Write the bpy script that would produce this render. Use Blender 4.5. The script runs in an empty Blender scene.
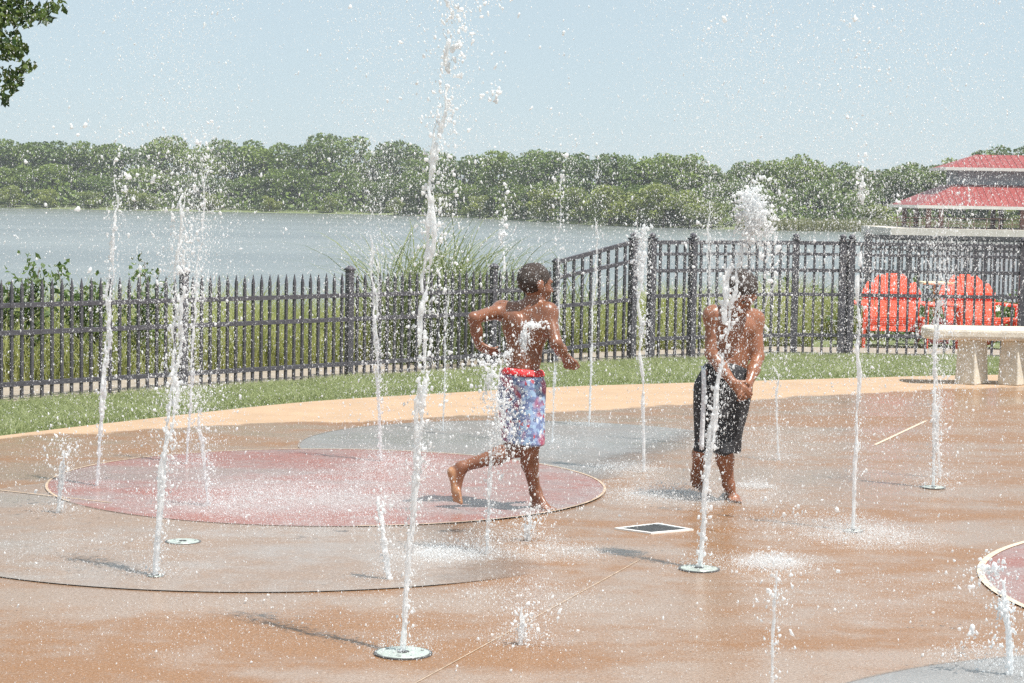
import bpy, math, random
import numpy as np
from mathutils import Vector, Matrix

random.seed(7)
RNG = np.random.default_rng(11)
C = bpy.context.scene.collection
SC = bpy.context.scene
R = math.radians

# ---------------------------------------------------------------- camera model (survey of the place)
FPX, CX, CY, CAMH = 2100.0, 512.0, 341.5, 1.6
PITCH = math.atan((341.5 - 195.0) / FPX)
ROLL = R(1.0)
FWD = Vector((0, math.cos(PITCH), -math.sin(PITCH)))
U0 = Vector((0, math.sin(PITCH), math.cos(PITCH)))
R0 = Vector((1, 0, 0))
RIGHT = R0 * math.cos(ROLL) + U0 * math.sin(ROLL)
UP = U0 * math.cos(ROLL) - R0 * math.sin(ROLL)
EYE = Vector((0, 0, CAMH))


def ray(px, py):
    return RIGHT * ((px - CX) / FPX) - UP * ((py - CY) / FPX) + FWD


def G(px, py, z=0.0):
    d = ray(px, py)
    return EYE + d * ((z - CAMH) / d.z)


def D(px, py, Y):
    d = ray(px, py)
    return EYE + d * (Y / d.y)


cam_d = bpy.data.cameras.new('camera')
cam = bpy.data.objects.new('camera', cam_d)
C.objects.link(cam)
M = Matrix((RIGHT, UP, -FWD)).transposed().to_4x4()
M.translation = EYE
cam.matrix_world = M
cam_d.sensor_width = 36
cam_d.lens = 36 * FPX / 1024
cam_d.clip_start = 0.1
cam_d.clip_end = 20000
SC.camera = cam


# ---------------------------------------------------------------- materials
def new_mat(name):
    m = bpy.data.materials.new(name)
    m.use_nodes = True
    nt = m.node_tree
    nt.nodes.clear()
    out = nt.nodes.new('ShaderNodeOutputMaterial')
    b = nt.nodes.new('ShaderNodeBsdfPrincipled')
    nt.links.new(b.outputs[0], out.inputs[0])
    return m, nt, b, out


def nd(nt, typ, ins=None, **props):
    n = nt.nodes.new(typ)
    for k, v in props.items():
        setattr(n, k, v)
    for k, v in (ins or {}).items():
        if isinstance(v, bpy.types.NodeSocket):
            nt.links.new(v, n.inputs[k])
        else:
            n.inputs[k].default_value = v
    return n


def rgba(c):
    return (c[0], c[1], c[2], 1.0)


def mix(nt, f, a, b, bt='MIX'):
    n = nt.nodes.new('ShaderNodeMix')
    n.data_type = 'RGBA'
    n.blend_type = bt
    for idx, v in ((0, f), (6, a), (7, b)):
        if isinstance(v, bpy.types.NodeSocket):
            nt.links.new(v, n.inputs[idx])
        else:
            n.inputs[idx].default_value = rgba(v) if idx else v
    return n.outputs[2]


def ramp(nt, v, lo, hi, a=0.0, b=1.0):
    n = nt.nodes.new('ShaderNodeMapRange')
    nt.links.new(v, n.inputs[0])
    for i, x in enumerate((lo, hi, a, b)):
        n.inputs[i + 1].default_value = x
    return n.outputs[0]


def math_n(nt, op, a, b):
    n = nt.nodes.new('ShaderNodeMath')
    n.operation = op
    for i, v in enumerate((a, b)):
        if isinstance(v, bpy.types.NodeSocket):
            nt.links.new(v, n.inputs[i])
        else:
            n.inputs[i].default_value = v
    return n.outputs[0]


def coord(nt, kind='Object', scale=(1, 1, 1)):
    tc = nt.nodes.new('ShaderNodeTexCoord')
    mp = nt.nodes.new('ShaderNodeMapping')
    mp.inputs['Scale'].default_value = scale
    nt.links.new(tc.outputs[kind], mp.inputs[0])
    return mp.outputs[0]


def geo_pos(nt, scale=(1, 1, 1)):
    g = nt.nodes.new('ShaderNodeNewGeometry')
    mp = nt.nodes.new('ShaderNodeMapping')
    mp.inputs['Scale'].default_value = scale
    nt.links.new(g.outputs['Position'], mp.inputs[0])
    return mp.outputs[0]


def noise(nt, vec, scale, detail=4, rough=0.55):
    return nd(nt, 'ShaderNodeTexNoise', {'Vector': vec, 'Scale': scale, 'Detail': detail, 'Roughness': rough}).outputs[0]


def bump(nt, b, h, strength, dist):
    n = nd(nt, 'ShaderNodeBump', {'Height': h, 'Strength': strength, 'Distance': dist})
    nt.links.new(n.outputs[0], b.inputs['Normal'])


def simple(name, col, rough=0.6, var=0.12, scale=12, metal=0.0, bmp=0.0, kind='Object'):
    m, nt, b, _ = new_mat(name)
    v = coord(nt, kind)
    n = noise(nt, v, scale)
    c = mix(nt, ramp(nt, n, .3, .7), [x * (1 - var) for x in col], [min(1, x * (1 + var)) for x in col])
    nt.links.new(c, b.inputs['Base Color'])
    b.inputs['Roughness'].default_value = rough
    b.inputs['Metallic'].default_value = metal
    if bmp:
        bump(nt, b, noise(nt, v, scale * 4), bmp, .01)
    return m


def paving(name, wet_a, wet_b, dry=None, spk=0.16, worn=False):
    """wet coloured concrete: broad stains, aggregate speckle, painted glints, a water film"""
    m, nt, b, out = new_mat(name)
    p = geo_pos(nt)
    ps = geo_pos(nt, (.35, 1.0, 1.0))
    n1 = noise(nt, ps, 1.15, 6, .62)
    n2 = noise(nt, p, 5.0, 6, .65)
    n3 = noise(nt, p, 75.0, 4, .8)
    f = math_n(nt, 'ADD', ramp(nt, n1, .40, .60), math_n(nt, 'MULTIPLY', math_n(nt, 'SUBTRACT', n2, .5), 2.2))
    f = ramp(nt, f, 0.05, .95)
    c = mix(nt, f, wet_a, wet_b)
    c = mix(nt, ramp(nt, n3, .35, .7, 0, spk * 2.2), c, [x * 0.45 for x in wet_a])
    c = mix(nt, ramp(nt, noise(nt, p, 120.0, 3, .7), .57, .68, 0, .5), c, (.60, .55, .5))  # pale flecks: water glints painted into the base colour
    rgh = ramp(nt, math_n(nt, 'ADD', n1, math_n(nt, 'MULTIPLY', n2, .6)), .62, .98, .42, .07)
    if dry:
        at = nd(nt, 'ShaderNodeAttribute', attribute_name='dry').outputs['Fac']
        e = math_n(nt, 'ADD', at, math_n(nt, 'MULTIPLY', math_n(nt, 'SUBTRACT', noise(nt, p, 1.8, 6, .65), .5), .9))
        e = ramp(nt, e, -.02, .10)
        dc = mix(nt, ramp(nt, noise(nt, p, 3.0, 5, .6), .35, .65), [x * .86 for x in dry], dry)
        dc = mix(nt, ramp(nt, n3, .4, .7, 0, .2), dc, [x * .6 for x in dry])
        c = mix(nt, e, c, dc)
        rgh = math_n(nt, 'MAXIMUM', rgh, math_n(nt, 'MULTIPLY', e, .85))
    nt.links.new(c, b.inputs['Base Color'])
    nt.links.new(rgh, b.inputs['Roughness'])
    b.inputs['Specular IOR Level'].default_value = .45
    bump(nt, b, math_n(nt, 'ADD', math_n(nt, 'MULTIPLY', n3, .5), n2), .35, .006)
    if worn:                                             # colour worn off towards one side of the circle
        at = nd(nt, 'ShaderNodeAttribute', attribute_name='worn').outputs['Fac']
        e = math_n(nt, 'ADD', at, math_n(nt, 'MULTIPLY', math_n(nt, 'SUBTRACT', noise(nt, p, 2.6, 6, .65), .5), .8))
        tr = nd(nt, 'ShaderNodeBsdfTransparent')
        ms = nd(nt, 'ShaderNodeMixShader', {0: ramp(nt, e, .15, .75), 1: b.outputs[0], 2: tr.outputs[0]})
        nt.links.new(ms.outputs[0], out.inputs[0])
    return m


def leaf_mat(name, dark, light, transl=.25, hue_obj=.0):
    m, nt, b, out = new_mat(name)
    a = nd(nt, 'ShaderNodeAttribute', attribute_name='rnd').outputs['Fac']
    c = mix(nt, a, dark, light)
    if hue_obj:
        oi = nt.nodes.new('ShaderNodeObjectInfo')
        c = mix(nt, math_n(nt, 'MULTIPLY', oi.outputs['Random'], hue_obj), c, [light[0] * 1.15, light[1] * 1.05, light[2] * .6])
    nt.links.new(c, b.inputs['Base Color'])
    b.inputs['Roughness'].default_value = .55
    b.inputs['Specular IOR Level'].default_value = .3
    t = nd(nt, 'ShaderNodeBsdfTranslucent', {'Color': c})
    ms = nd(nt, 'ShaderNodeMixShader', {0: transl, 1: b.outputs[0], 2: t.outputs[0]})
    nt.links.new(ms.outputs[0], out.inputs[0])
    return m


def water_mat(name, clear, rough=.18):
    """aerated water: white scattering with a wet surface, partly see-through"""
    m, nt, b, out = new_mat(name)
    b.inputs['Base Color'].default_value = (.95, .965, .975, 1)
    b.inputs['Roughness'].default_value = rough
    b.inputs['IOR'].default_value = 1.33
    t = nd(nt, 'ShaderNodeBsdfTranslucent', {'Color': (.95, .965, .975, 1)})
    ms = nd(nt, 'ShaderNodeMixShader', {0: .5, 1: b.outputs[0], 2: t.outputs[0]})
    tr = nd(nt, 'ShaderNodeBsdfTransparent')
    if clear:
        f = ramp(nt, noise(nt, geo_pos(nt, (1, 1, .3)), 95, 4, .65), .36, .62, 0, min(.92, clear * 2.1))
        m2 = nd(nt, 'ShaderNodeMixShader', {0: f, 1: ms.outputs[0], 2: tr.outputs[0]})
        nt.links.new(m2.outputs[0], out.inputs[0])
    else:
        nt.links.new(ms.outputs[0], out.inputs[0])
    return m


def skin_mat(name, col):
    m, nt, b, _ = new_mat(name)
    v = coord(nt)
    c = mix(nt, ramp(nt, noise(nt, v, 14, 5), .3, .7), [x * .9 for x in col], [x * 1.1 for x in col])
    s = nd(nt, 'ShaderNodeAttribute', attribute_name='sole').outputs['Fac']
    c = mix(nt, s, c, (.46, .24, .13))
    l = nd(nt, 'ShaderNodeAttribute', attribute_name='lip').outputs['Fac']
    c = mix(nt, l, c, (.16, .05, .05))
    nt.links.new(c, b.inputs['Base Color'])
    b.inputs['Roughness'].default_value = .30
    b.inputs['Specular IOR Level'].default_value = .5
    b.inputs['Subsurface Weight'].default_value = .08
    b.inputs['Subsurface Radius'].default_value = (.02, .008, .004)
    bump(nt, b, noise(nt, v, 120, 3), .25, .002)
    return m


M_pad = paving('wet_tan_concrete', (.29, .142, .058), (.375, .268, .198), dry=(.455, .315, .205), spk=.36)
M_tan = paving('grey_tan_paving', (.29, .20, .145), (.345, .285, .245), spk=.28, worn=True)
M_red = paving('red_paving', (.32, .125, .098), (.385, .285, .262), spk=.36, worn=True)
M_grey = paving('blue_grey_paving', (.235, .212, .195), (.315, .305, .298), spk=.3, worn=True)
M_dkgrey = paving('dark_grey_paving', (.20, .19, .185), (.26, .25, .24))
M_ring = simple('cream_line', (.64, .51, .38), .5, .2, 30, kind='Object')
M_joint = simple('joint_dark', (.21, .175, .15), .7, .3, 20)
M_jointlight = simple('joint_light', (.46, .34, .24), .6, .3, 20)
M_conc = simple('pale_concrete', (.31, .265, .215), .85, .2, 9, bmp=.3)
M_bench = simple('bench_concrete', (.64, .585, .49), .7, .14, 14, bmp=.35)
M_fence = simple('fence_metal', (.098, .092, .108), .5, .25, 25, metal=.2)
M_plate = simple('nozzle_brass', (.50, .55, .50), .35, .2, 40, metal=.35)
M_darkhole = simple('dark_opening', (.03, .03, .03), .5, .2, 20)
M_white = simple('white_frame', (.80, .79, .76), .5, .06, 20)
M_grate = simple('drain_grate', (.09, .09, .09), .5, .3, 40)
M_red_plastic = simple('orange_red_plastic', (.86, .115, .058), .38, .14, 6)
M_cream = simple('cream_plastic', (.78, .66, .42), .5, .1, 10)
M_yellow = simple('yellow_pink_cloth', (.78, .42, .12), .7, .2, 9)
M_pink = simple('pink_cloth', (.75, .28, .28), .8, .2, 9)
M_roofred = None
M_pavwall = simple('pavilion_grey_wall', (.30, .31, .32), .7, .12, 2)
M_fascia = simple('pavilion_fascia', (.72, .68, .62), .6, .08, 2)
M_brick = simple('brown_post', (.20, .09, .065), .8, .25, 3)
M_deck = simple('deck_edge', (.60, .55, .47), .8, .12, 1.2)
M_shadeplank = simple('deck_under', (.10, .085, .075), .9, .3, 1)
M_bark = simple('bark', (.11, .085, .065), .9, .3, 5, bmp=.5)
M_hair = simple('black_hair', (.045, .028, .021), .5, .3, 60, bmp=.8)
M_eye = simple('eye', (.12, .10, .09), .15, .1, 30)
M_skin_a = skin_mat('skin_running', (.22, .094, .054))
M_skin_b = skin_mat('skin_bowed', (.275, .118, .066))
M_blackcloth = simple('black_cloth', (.024, .024, .028), .62, .5, 35, bmp=.6)
M_whitecloth = simple('white_stripe', (.78, .78, .80), .6, .06, 30)
M_redcloth = simple('red_waistband', (.62, .03, .035), .6, .2, 30)
M_jet = water_mat('white_water', .24)
M_veil = water_mat('thin_white_water', .5)
M_drop = water_mat('water_drops', .22, .1)
M_froth = water_mat('froth', .42)
M_lawn = leaf_mat('lawn_blades', (.24, .295, .12), (.57, .60, .34), .5)
M_bankgrass = leaf_mat('tall_grass_blades', (.27, .32, .10), (.62, .62, .28), .55)
M_reed = leaf_mat('reed_blades', (.16, .215, .085), (.42, .46, .22), .45)
M_shrubleaf = leaf_mat('shrub_leaves', (.07, .13, .035), (.22, .30, .09), .4)
M_overleaf = leaf_mat('overhang_leaves', (.022, .052, .014), (.15, .21, .045), .35)
M_farleaf = leaf_mat('far_leaves', (.028, .064, .016), (.235, .325, .09), .3, .55)
M_farlight = leaf_mat('far_light_leaves', (.13, .18, .042), (.36, .41, .13), .3, .3)
M_marsh = leaf_mat('marsh_leaves', (.20, .22, .085), (.38, .37, .17), .3)


def mk_shorts():
    m, nt, b, _ = new_mat('patterned_shorts')
    v = coord(nt)
    vo = nd(nt, 'ShaderNodeTexVoronoi', {'Vector': v, 'Scale': 62.0}).outputs['Color']
    sp = nd(nt, 'ShaderNodeSeparateColor', {0: vo})
    cr = nt.nodes.new('ShaderNodeValToRGB')
    cr.color_ramp.interpolation = 'CONSTANT'
    stops = [(0, (.16, .20, .36)), (.24, (.30, .42, .58)), (.46, (.55, .60, .66)), (.64, (.40, .07, .10)),
             (.68, (.12, .15, .27)), (.82, (.26, .34, .52))]
    e = cr.color_ramp.elements
    e[0].position, e[0].color = 0, rgba(stops[0][1])
    e[1].position, e[1].color = stops[1][0], rgba(stops[1][1])
    for p_, c_ in stops[2:]:
        q = e.new(p_)
        q.color = rgba(c_)
    nt.links.new(sp.outputs[0], cr.inputs[0])
    big = noise(nt, v, 9, 2)
    c = mix(nt, ramp(nt, big, .54, .62, 0, .75), cr.outputs[0], (.42, .05, .08))
    nt.links.new(c, b.inputs['Base Color'])
    b.inputs['Roughness'].default_value = .6
    return m


M_shorts = mk_shorts()


def mk_roof():
    m, nt, b, _ = new_mat('red_metal_roof')
    v = coord(nt)
    c = mix(nt, ramp(nt, noise(nt, v, .6), .3, .7), (.25, .042, .040), (.31, .06, .054))
    nt.links.new(c, b.inputs['Base Color'])
    b.inputs['Roughness'].default_value = .5
    return m


M_roofred = mk_roof()


def mk_lake():
    m, nt, b, _ = new_mat('lake_water')
    p = geo_pos(nt, (1, .35, 1))
    c = mix(nt, ramp(nt, noise(nt, geo_pos(nt, (.2, 1, 1)), .05, 4), .35, .65), (.15, .165, .165), (.205, .22, .215))
    nt.links.new(c, b.inputs['Base Color'])
    b.inputs['Roughness'].default_value = .22
    b.inputs['IOR'].default_value = 1.33
    h = math_n(nt, 'ADD', noise(nt, p, 1.1, 5, .6), noise(nt, p, .22, 4))
    bump(nt, b, h, .55, .35)
    return m


M_lake = mk_lake()


def mk_ground():
    m, nt, b, _ = new_mat('earth_and_turf')
    p = geo_pos(nt)
    c = mix(nt, ramp(nt, noise(nt, p, 2.5, 6, .65), .35, .65), (.10, .135, .05), (.20, .23, .10))
    c = mix(nt, ramp(nt, noise(nt, p, 18, 4), .5, .7, 0, .5), c, (.14, .12, .07))
    nt.links.new(c, b.inputs['Base Color'])
    b.inputs['Roughness'].default_value = .95
    bump(nt, b, noise(nt, p, 30), .5, .03)
    return m


M_ground = mk_ground()


# ---------------------------------------------------------------- mesh helpers
def mesh_np(name, V, F, mat, parent=None, smooth=True, attrs=None):
    me = bpy.data.meshes.new(name)
    V = np.asarray(V, np.float32)
    F = np.asarray(F, np.int32)
    k = F.shape[1]
    me.vertices.add(len(V))
    me.vertices.foreach_set('co', V.ravel())
    me.loops.add(F.size)
    me.loops.foreach_set('vertex_index', F.ravel())
    me.polygons.add(len(F))
    me.polygons.foreach_set('loop_start', np.arange(0, F.size, k, dtype=np.int32))
    me.polygons.foreach_set('loop_total', np.full(len(F), k, np.int32))
    me.update(calc_edges=True)
    me.validate()
    if smooth:
        me.polygons.foreach_set('use_smooth', np.ones(len(me.polygons), bool))
    for an, (dom, arr) in (attrs or {}).items():
        at = me.attributes.new(an, 'FLOAT', dom)
        at.data.foreach_set('value', np.asarray(arr, np.float32))
    me.materials.append(mat)
    o = bpy.data.objects.new(name, me)
    C.objects.link(o)
    o.parent = parent
    return o


class MB:
    """collects boxes, prisms and tubes into one mesh"""

    def __init__(s):
        s.v, s.f = [], []

    def add(s, vs, fs):
        n = len(s.v)
        s.v += [tuple(v) for v in vs]
        s.f += [tuple(i + n for i in f) for f in fs]

    def box(s, c, size, rz=0.0, taper=1.0):
        cx, cy, cz = c
        a, b, h = size[0] / 2, size[1] / 2, size[2] / 2
        vs = []
        for z, t in ((-h, 1.0), (h, taper)):
            for x, y in ((-a, -b), (a, -b), (a, b), (-a, b)):
                x *= t
                y *= t
                vs.append((cx + x * math.cos(rz) - y * math.sin(rz), cy + x * math.sin(rz) + y * math.cos(rz), cz + z))
        s.add(vs, [(3, 2, 1, 0), (4, 5, 6, 7), (0, 1, 5, 4), (1, 2, 6, 5), (2, 3, 7, 6), (3, 0, 4, 7)])

    def bar(s, p, q, w, h=None):
        h = h or w
        p, q = Vector(p), Vector(q)
        d = (q - p).normalized()
        up = Vector((0, 0, 1)) if abs(d.z) < .95 else Vector((0, 1, 0))
        sd = d.cross(up).normalized()
        u = sd.cross(d)
        vs = []
        for e in (p, q):
            for a, b in ((-1, -1), (1, -1), (1, 1), (-1, 1)):
                vs.append(e + sd * (a * w / 2) + u * (b * h / 2))
        s.add(vs, [(3, 2, 1, 0), (4, 5, 6, 7), (0, 1, 5, 4), (1, 2, 6, 5), (2, 3, 7, 6), (3, 0, 4, 7)])

    def tube(s, pts, rads, n=10):
        pts = [Vector(p) for p in pts]
        base = len(s.v)
        for i, p in enumerate(pts):
            d = (pts[min(i + 1, len(pts) - 1)] - pts[max(i - 1, 0)]).normalized()
            a = d.cross(Vector((0, 1, 0)) if abs(d.y) < .9 else Vector((1, 0, 0))).normalized()
            b = d.cross(a)
            for k in range(n):
                t = 2 * math.pi * k / n
                s.v.append(tuple(p + (a * math.cos(t) + b * math.sin(t)) * rads[i]))
        for i in range(len(pts) - 1):
            for k in range(n):
                k2 = (k + 1) % n
                s.f.append((base + i * n + k, base + i * n + k2, base + (i + 1) * n + k2, base + (i + 1) * n + k))
        s.f.append(tuple(base + k for k in range(n))[::-1])
        s.f.append(tuple(base + (len(pts) - 1) * n + k for k in range(n)))

    def prism(s, outline, a, b, axis='z'):
        n = len(outline)
        lo = [(x, y, a) if axis == 'z' else (x, a, y) for x, y in outline]
        hi = [(x, y, b) if axis == 'z' else (x, b, y) for x, y in outline]
        s.add(lo + hi, [tuple(range(n))[::-1], tuple(range(n, 2 * n))] +
              [(i, (i + 1) % n, n + (i + 1) % n, n + i) for i in range(n)])

    def build(s, name, mat, parent=None, bevel=0.0, smooth=False):
        me = bpy.data.meshes.new(name)
        me.from_pydata(s.v, [], s.f)
        me.update()
        me.materials.append(mat)
        o = bpy.data.objects.new(name, me)
        C.objects.link(o)
        o.parent = parent
        if bevel:
            b = o.modifiers.new('bevel', 'BEVEL')
            b.width = bevel
            b.segments = 3
            b.limit_method = 'ANGLE'
        if smooth:
            for p in me.polygons:
                p.use_smooth = True
        return o


def tag(o, label=None, cat=None, group=None, kind=None):
    if label:
        o['label'] = label
    if cat:
        o['category'] = cat
    if group:
        o['group'] = group
    if kind:
        o['kind'] = kind
    return o


def empty(name, loc, label, cat, group=None, rz=0.0):
    o = bpy.data.objects.new(name, None)
    C.objects.link(o)
    o.empty_display_size = .1
    o.location = loc
    o.rotation_euler = (0, 0, rz)
    return tag(o, label, cat, group)


def copy_thing(root, loc, rz=0.0, label=None, scale=None):
    r = root.copy()
    C.objects.link(r)
    r.location = loc
    r.rotation_euler = (0, 0, rz)
    if scale:
        r.scale = scale
    if label:
        r['label'] = label
    for ch in [o for o in root.children]:
        c = ch.copy()
        C.objects.link(c)
        c.parent = r
        for g in [o for o in ch.children]:
            d = g.copy()
            C.objects.link(d)
            d.parent = c
    return r


def struct(o):
    o['kind'] = 'structure'
    return o


# ---------------------------------------------------------------- distance-field bodies and water
class Field:
    def __init__(s, lo, hi, h):
        s.h = h
        s.lo = np.asarray(lo, np.float64)
        s.n = np.ceil((np.asarray(hi) - s.lo) / h).astype(int) + 1
        s.F = np.full(tuple(s.n), .5, np.float32)

    def _win(s, lo, hi):
        a = np.maximum(np.floor((np.asarray(lo) - s.lo) / s.h).astype(int), 0)
        b = np.minimum(np.ceil((np.asarray(hi) - s.lo) / s.h).astype(int) + 1, s.n)
        if np.any(b <= a):
            return None
        sl = tuple(slice(a[i], b[i]) for i in range(3))
        ax = [s.lo[i] + s.h * np.arange(a[i], b[i]) for i in range(3)]
        P = np.stack(np.meshgrid(*ax, indexing='ij'), -1)
        return sl, P

    def _put(s, sl, d, k, sub=False):
        A = s.F[sl]
        if sub:
            hh = np.maximum(k - np.abs(A + d), 0) / k
            s.F[sl] = np.maximum(A, -d) + hh * hh * k / 4
        else:
            hh = np.maximum(k - np.abs(A - d), 0) / k
            s.F[sl] = np.minimum(A, d) - hh * hh * k / 4

    def cone(s, a, b, ra, rb, k=.02, sub=False):
        a, b = np.asarray(a, float), np.asarray(b, float)
        m = max(ra, rb) + k + 3 * s.h
        w = s._win(np.minimum(a, b) - m, np.maximum(a, b) + m)
        if w is None:
            return
        sl, P = w
        ab = b - a
        t = np.clip(((P - a) @ ab) / max(ab @ ab, 1e-9), 0, 1)
        d = np.linalg.norm(P - a - t[..., None] * ab, axis=-1) - (ra + (rb - ra) * t)
        s._put(sl, d, k, sub)

    def ell(s, c, r, B=None, k=.02, sub=False):
        c, r = np.asarray(c, float), np.asarray(r, float)
        m = r.max() + k + 3 * s.h
        w = s._win(c - m, c + m)
        if w is None:
            return
        sl, P = w
        q = P - c
        if B is not None:
            q = q @ np.asarray(B, float).T
        k0 = np.linalg.norm(q / r, axis=-1)
        k1 = np.linalg.norm(q / (r * r), axis=-1)
        d = k0 * (k0 - 1.0) / np.maximum(k1, 1e-6)
        s._put(sl, d, k, sub)

    def mesh(s):
        F, n = s.F, s.n
        S = F < 0
        c = np.zeros((n[0] - 1, n[1] - 1, n[2] - 1), np.int8)
        for i in (0, 1):
            for j in (0, 1):
                for k in (0, 1):
                    c += S[i:n[0] - 1 + i, j:n[1] - 1 + j, k:n[2] - 1 + k]
        act = (c > 0) & (c < 8)
        I = np.argwhere(act)
        idx = np.full(act.shape, -1, np.int32)
        idx[act] = np.arange(len(I))
        acc = np.zeros((len(I), 3))
        cnt = np.zeros(len(I))
        cor = [(i, j, k) for i in (0, 1) for j in (0, 1) for k in (0, 1)]
        val = {q: F[I[:, 0] + q[0], I[:, 1] + q[1], I[:, 2] + q[2]].astype(float) for q in cor}
        for q in cor:
            for ax in range(3):
                if q[ax] == 0:
                    q2 = list(q)
                    q2[ax] = 1
                    q2 = tuple(q2)
                    a, b = val[q], val[q2]
                    m = (a < 0) != (b < 0)
                    t = np.where(m, a / np.where(m, a - b, 1), 0)
                    p = np.tile(np.array(q, float), (len(I), 1))
                    p[:, ax] += t
                    acc[m] += p[m]
                    cnt[m] += 1
        V = s.lo + s.h * (I + acc / np.maximum(cnt, 1)[:, None])
        Q = []
        for ax in range(3):
            a0 = [slice(None)] * 3
            a1 = [slice(None)] * 3
            a0[ax], a1[ax] = slice(0, -1), slice(1, None)
            E = S[tuple(a0)] != S[tuple(a1)]
            ins = S[tuple(a0)]
            o1, o2 = (ax + 1) % 3, (ax + 2) % 3
            e = np.argwhere(E)
            ok = (e[:, o1] > 0) & (e[:, o2] > 0) & (e[:, o1] < n[o1] - 1) & (e[:, o2] < n[o2] - 1)
            e = e[ok]
            fl = ins[e[:, 0], e[:, 1], e[:, 2]]
            qs = []
            for d1, d2 in ((-1, -1), (0, -1), (0, 0), (-1, 0)):
                t = e.copy()
                t[:, o1] += d1
                t[:, o2] += d2
                qs.append(idx[t[:, 0], t[:, 1], t[:, 2]])
            q = np.stack(qs, 1)
            q[~fl] = q[~fl][:, ::-1]
            Q.append(q)
        return V, np.concatenate(Q)


# ================================================================= SETTING
def smooth_curve(pts, xs, win):
    px, py = zip(*pts)
    fx = np.arange(px[0] - 3, px[-1] + 3, .05)
    fy = np.interp(fx, px, py)
    k = int(win / .05)
    ker = np.hanning(2 * k + 1)
    ker /= ker.sum()
    pad = np.pad(fy, k, mode='reflect', reflect_type='odd')
    return np.interp(xs, fx, np.convolve(pad, ker, 'valid'))


EDGE = [(-12, -3), (-7, 6.2), (-5, 10.3), (-3.28, 13.44), (-1.62, 15.95), (.4, 17.6), (3.15, 19.0), (3.95, 19.4), (6, 20.1), (14, 20.9)]


def edge_y(x):
    return smooth_curve(EDGE, x, .8)


xs = np.arange(-7.5, 11.01, .06)
ey = edge_y(xs)
dryw = np.interp(xs, [-6, -3.0, -2.7, -1.2, .4, 2.9, 4.4, 8], [.2, .35, .7, 1.75, 2.1, 1.45, 1.3, 1.3])
nv = 240
vv = np.linspace(0, 1, nv) ** .8
X = np.repeat(xs[:, None], nv, 1)
Yg = -4 + (ey[:, None] + 4) * vv[None]
Z = np.zeros_like(X)
dry = dryw[:, None] - (ey[:, None] - Yg)
nx = len(xs)
a = (np.arange(nx - 1)[:, None] * nv + np.arange(nv - 1)[None]).ravel()
quads = np.stack([a, a + nv, a + nv + 1, a + 1], 1)
pad = mesh_np('splash_pad', np.stack([X, Yg, Z], -1).reshape(-1, 3), quads, M_pad, attrs={'dry': ('POINT', dry.ravel())})
struct(pad)


def disc(name, c, r, z, mat, worn=None, n=160, m=24):
    """flat coloured circle; worn = (angle, start): colour fades towards that side"""
    t = np.linspace(0, 2 * np.pi, n, endpoint=False)
    rad = r * np.linspace(0, 1, m + 1)[1:]
    ring_ = np.stack([np.cos(t), np.sin(t)], 1)
    V = np.concatenate([[[0, 0]]] + [ring_ * q for q in rad])
    w = np.zeros(len(V))
    if worn:
        d = V @ np.array([math.cos(R(worn[0])), math.sin(R(worn[0]))]) / r
        w = np.clip((d - worn[1]) / .45, 0, 1)
    V3_ = np.column_stack([V[:, 0] + c[0], V[:, 1] + c[1], np.full(len(V), z)])
    i = np.arange(n)
    j = (i + 1) % n
    tri = np.stack([np.zeros(n, int), 1 + i, 1 + j], 1)
    quads_ = np.concatenate([np.stack([1 + k * n + i, 1 + (k + 1) * n + i, 1 + (k + 1) * n + j, 1 + k * n + j], 1) for k in range(m - 1)])
    T = np.concatenate([tri, quads_[:, [0, 1, 2]], quads_[:, [0, 2, 3]]])
    return struct(mesh_np(name, V3_, T, mat, smooth=False, attrs={'worn': ('POINT', w)}))


def ring(name, c, r0, r1, z, mat, a0=0, a1=360, n=200):
    t = np.radians(np.linspace(a0, a1, n))
    V = np.concatenate([np.stack([c[0] + r * np.cos(t), c[1] + r * np.sin(t), np.full(n, z)], 1) for r in (r0, r1)])
    i = np.arange(n - 1)
    return struct(mesh_np(name, V, np.stack([i, i + n, i + n + 1, i + 1], 1), mat, smooth=False))


def strip_line(name, p, q, w, z, mat):
    p, q = Vector(p), Vector(q)
    d = (q - p).normalized()
    s = Vector((-d.y, d.x, 0)) * w / 2
    V = [p - s, p + s, q + s, q - s]
    return struct(mesh_np(name, [(v.x, v.y, z) for v in V], [(0, 3, 2, 1)], mat, smooth=False))


g0, g1 = G(540, 421), G(540, 479)
gc = ((g0 + g1) / 2)
disc('blue_grey_circle', (gc.x, gc.y), (g0 - g1).length / 2, .002, M_grey, (-20, .25))
ring('blue_grey_circle_joint', (gc.x, gc.y), (g0 - g1).length / 2 - .006, (g0 - g1).length / 2 + .006, .0035, M_joint, 100, 235)
t0, t1 = G(270, 593), G(262, 473)
tc_ = (t0 + t1) / 2
rt = (t0 - t1).length / 2
disc('tan_circle', (tc_.x, tc_.y), rt, .004, M_tan, (10, .30))
ring('tan_circle_joint', (tc_.x, tc_.y), rt - .002, rt + .002, .0055, M_joint, 182, 300)
r0_, r1_ = G(328, 450.5), G(330, 526.5)
rc = (r0_ + r1_) / 2
rr = 1.515
disc('red_circle', (rc.x, rc.y), rr, .006, M_red, (200, 1.0))
ring('red_circle_line', (rc.x, rc.y), rr - .007, rr + .007, .0085, M_jointlight, -80, 215)
ring('red_circle_joint', (rc.x, rc.y), rr + .007, rr + .011, .0085, M_joint, 60, 300)
p = G(991, 591)
disc('red_circle', (p.x + 1.9, p.y + .05), 1.9, .004, M_red)
ring('red_circle_line', (p.x + 1.9, p.y + .05), 1.872, 1.902, .0065, M_ring)
qa, qb, qc = G(848, 683), G(936, 665), G(1024, 656)
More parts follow.
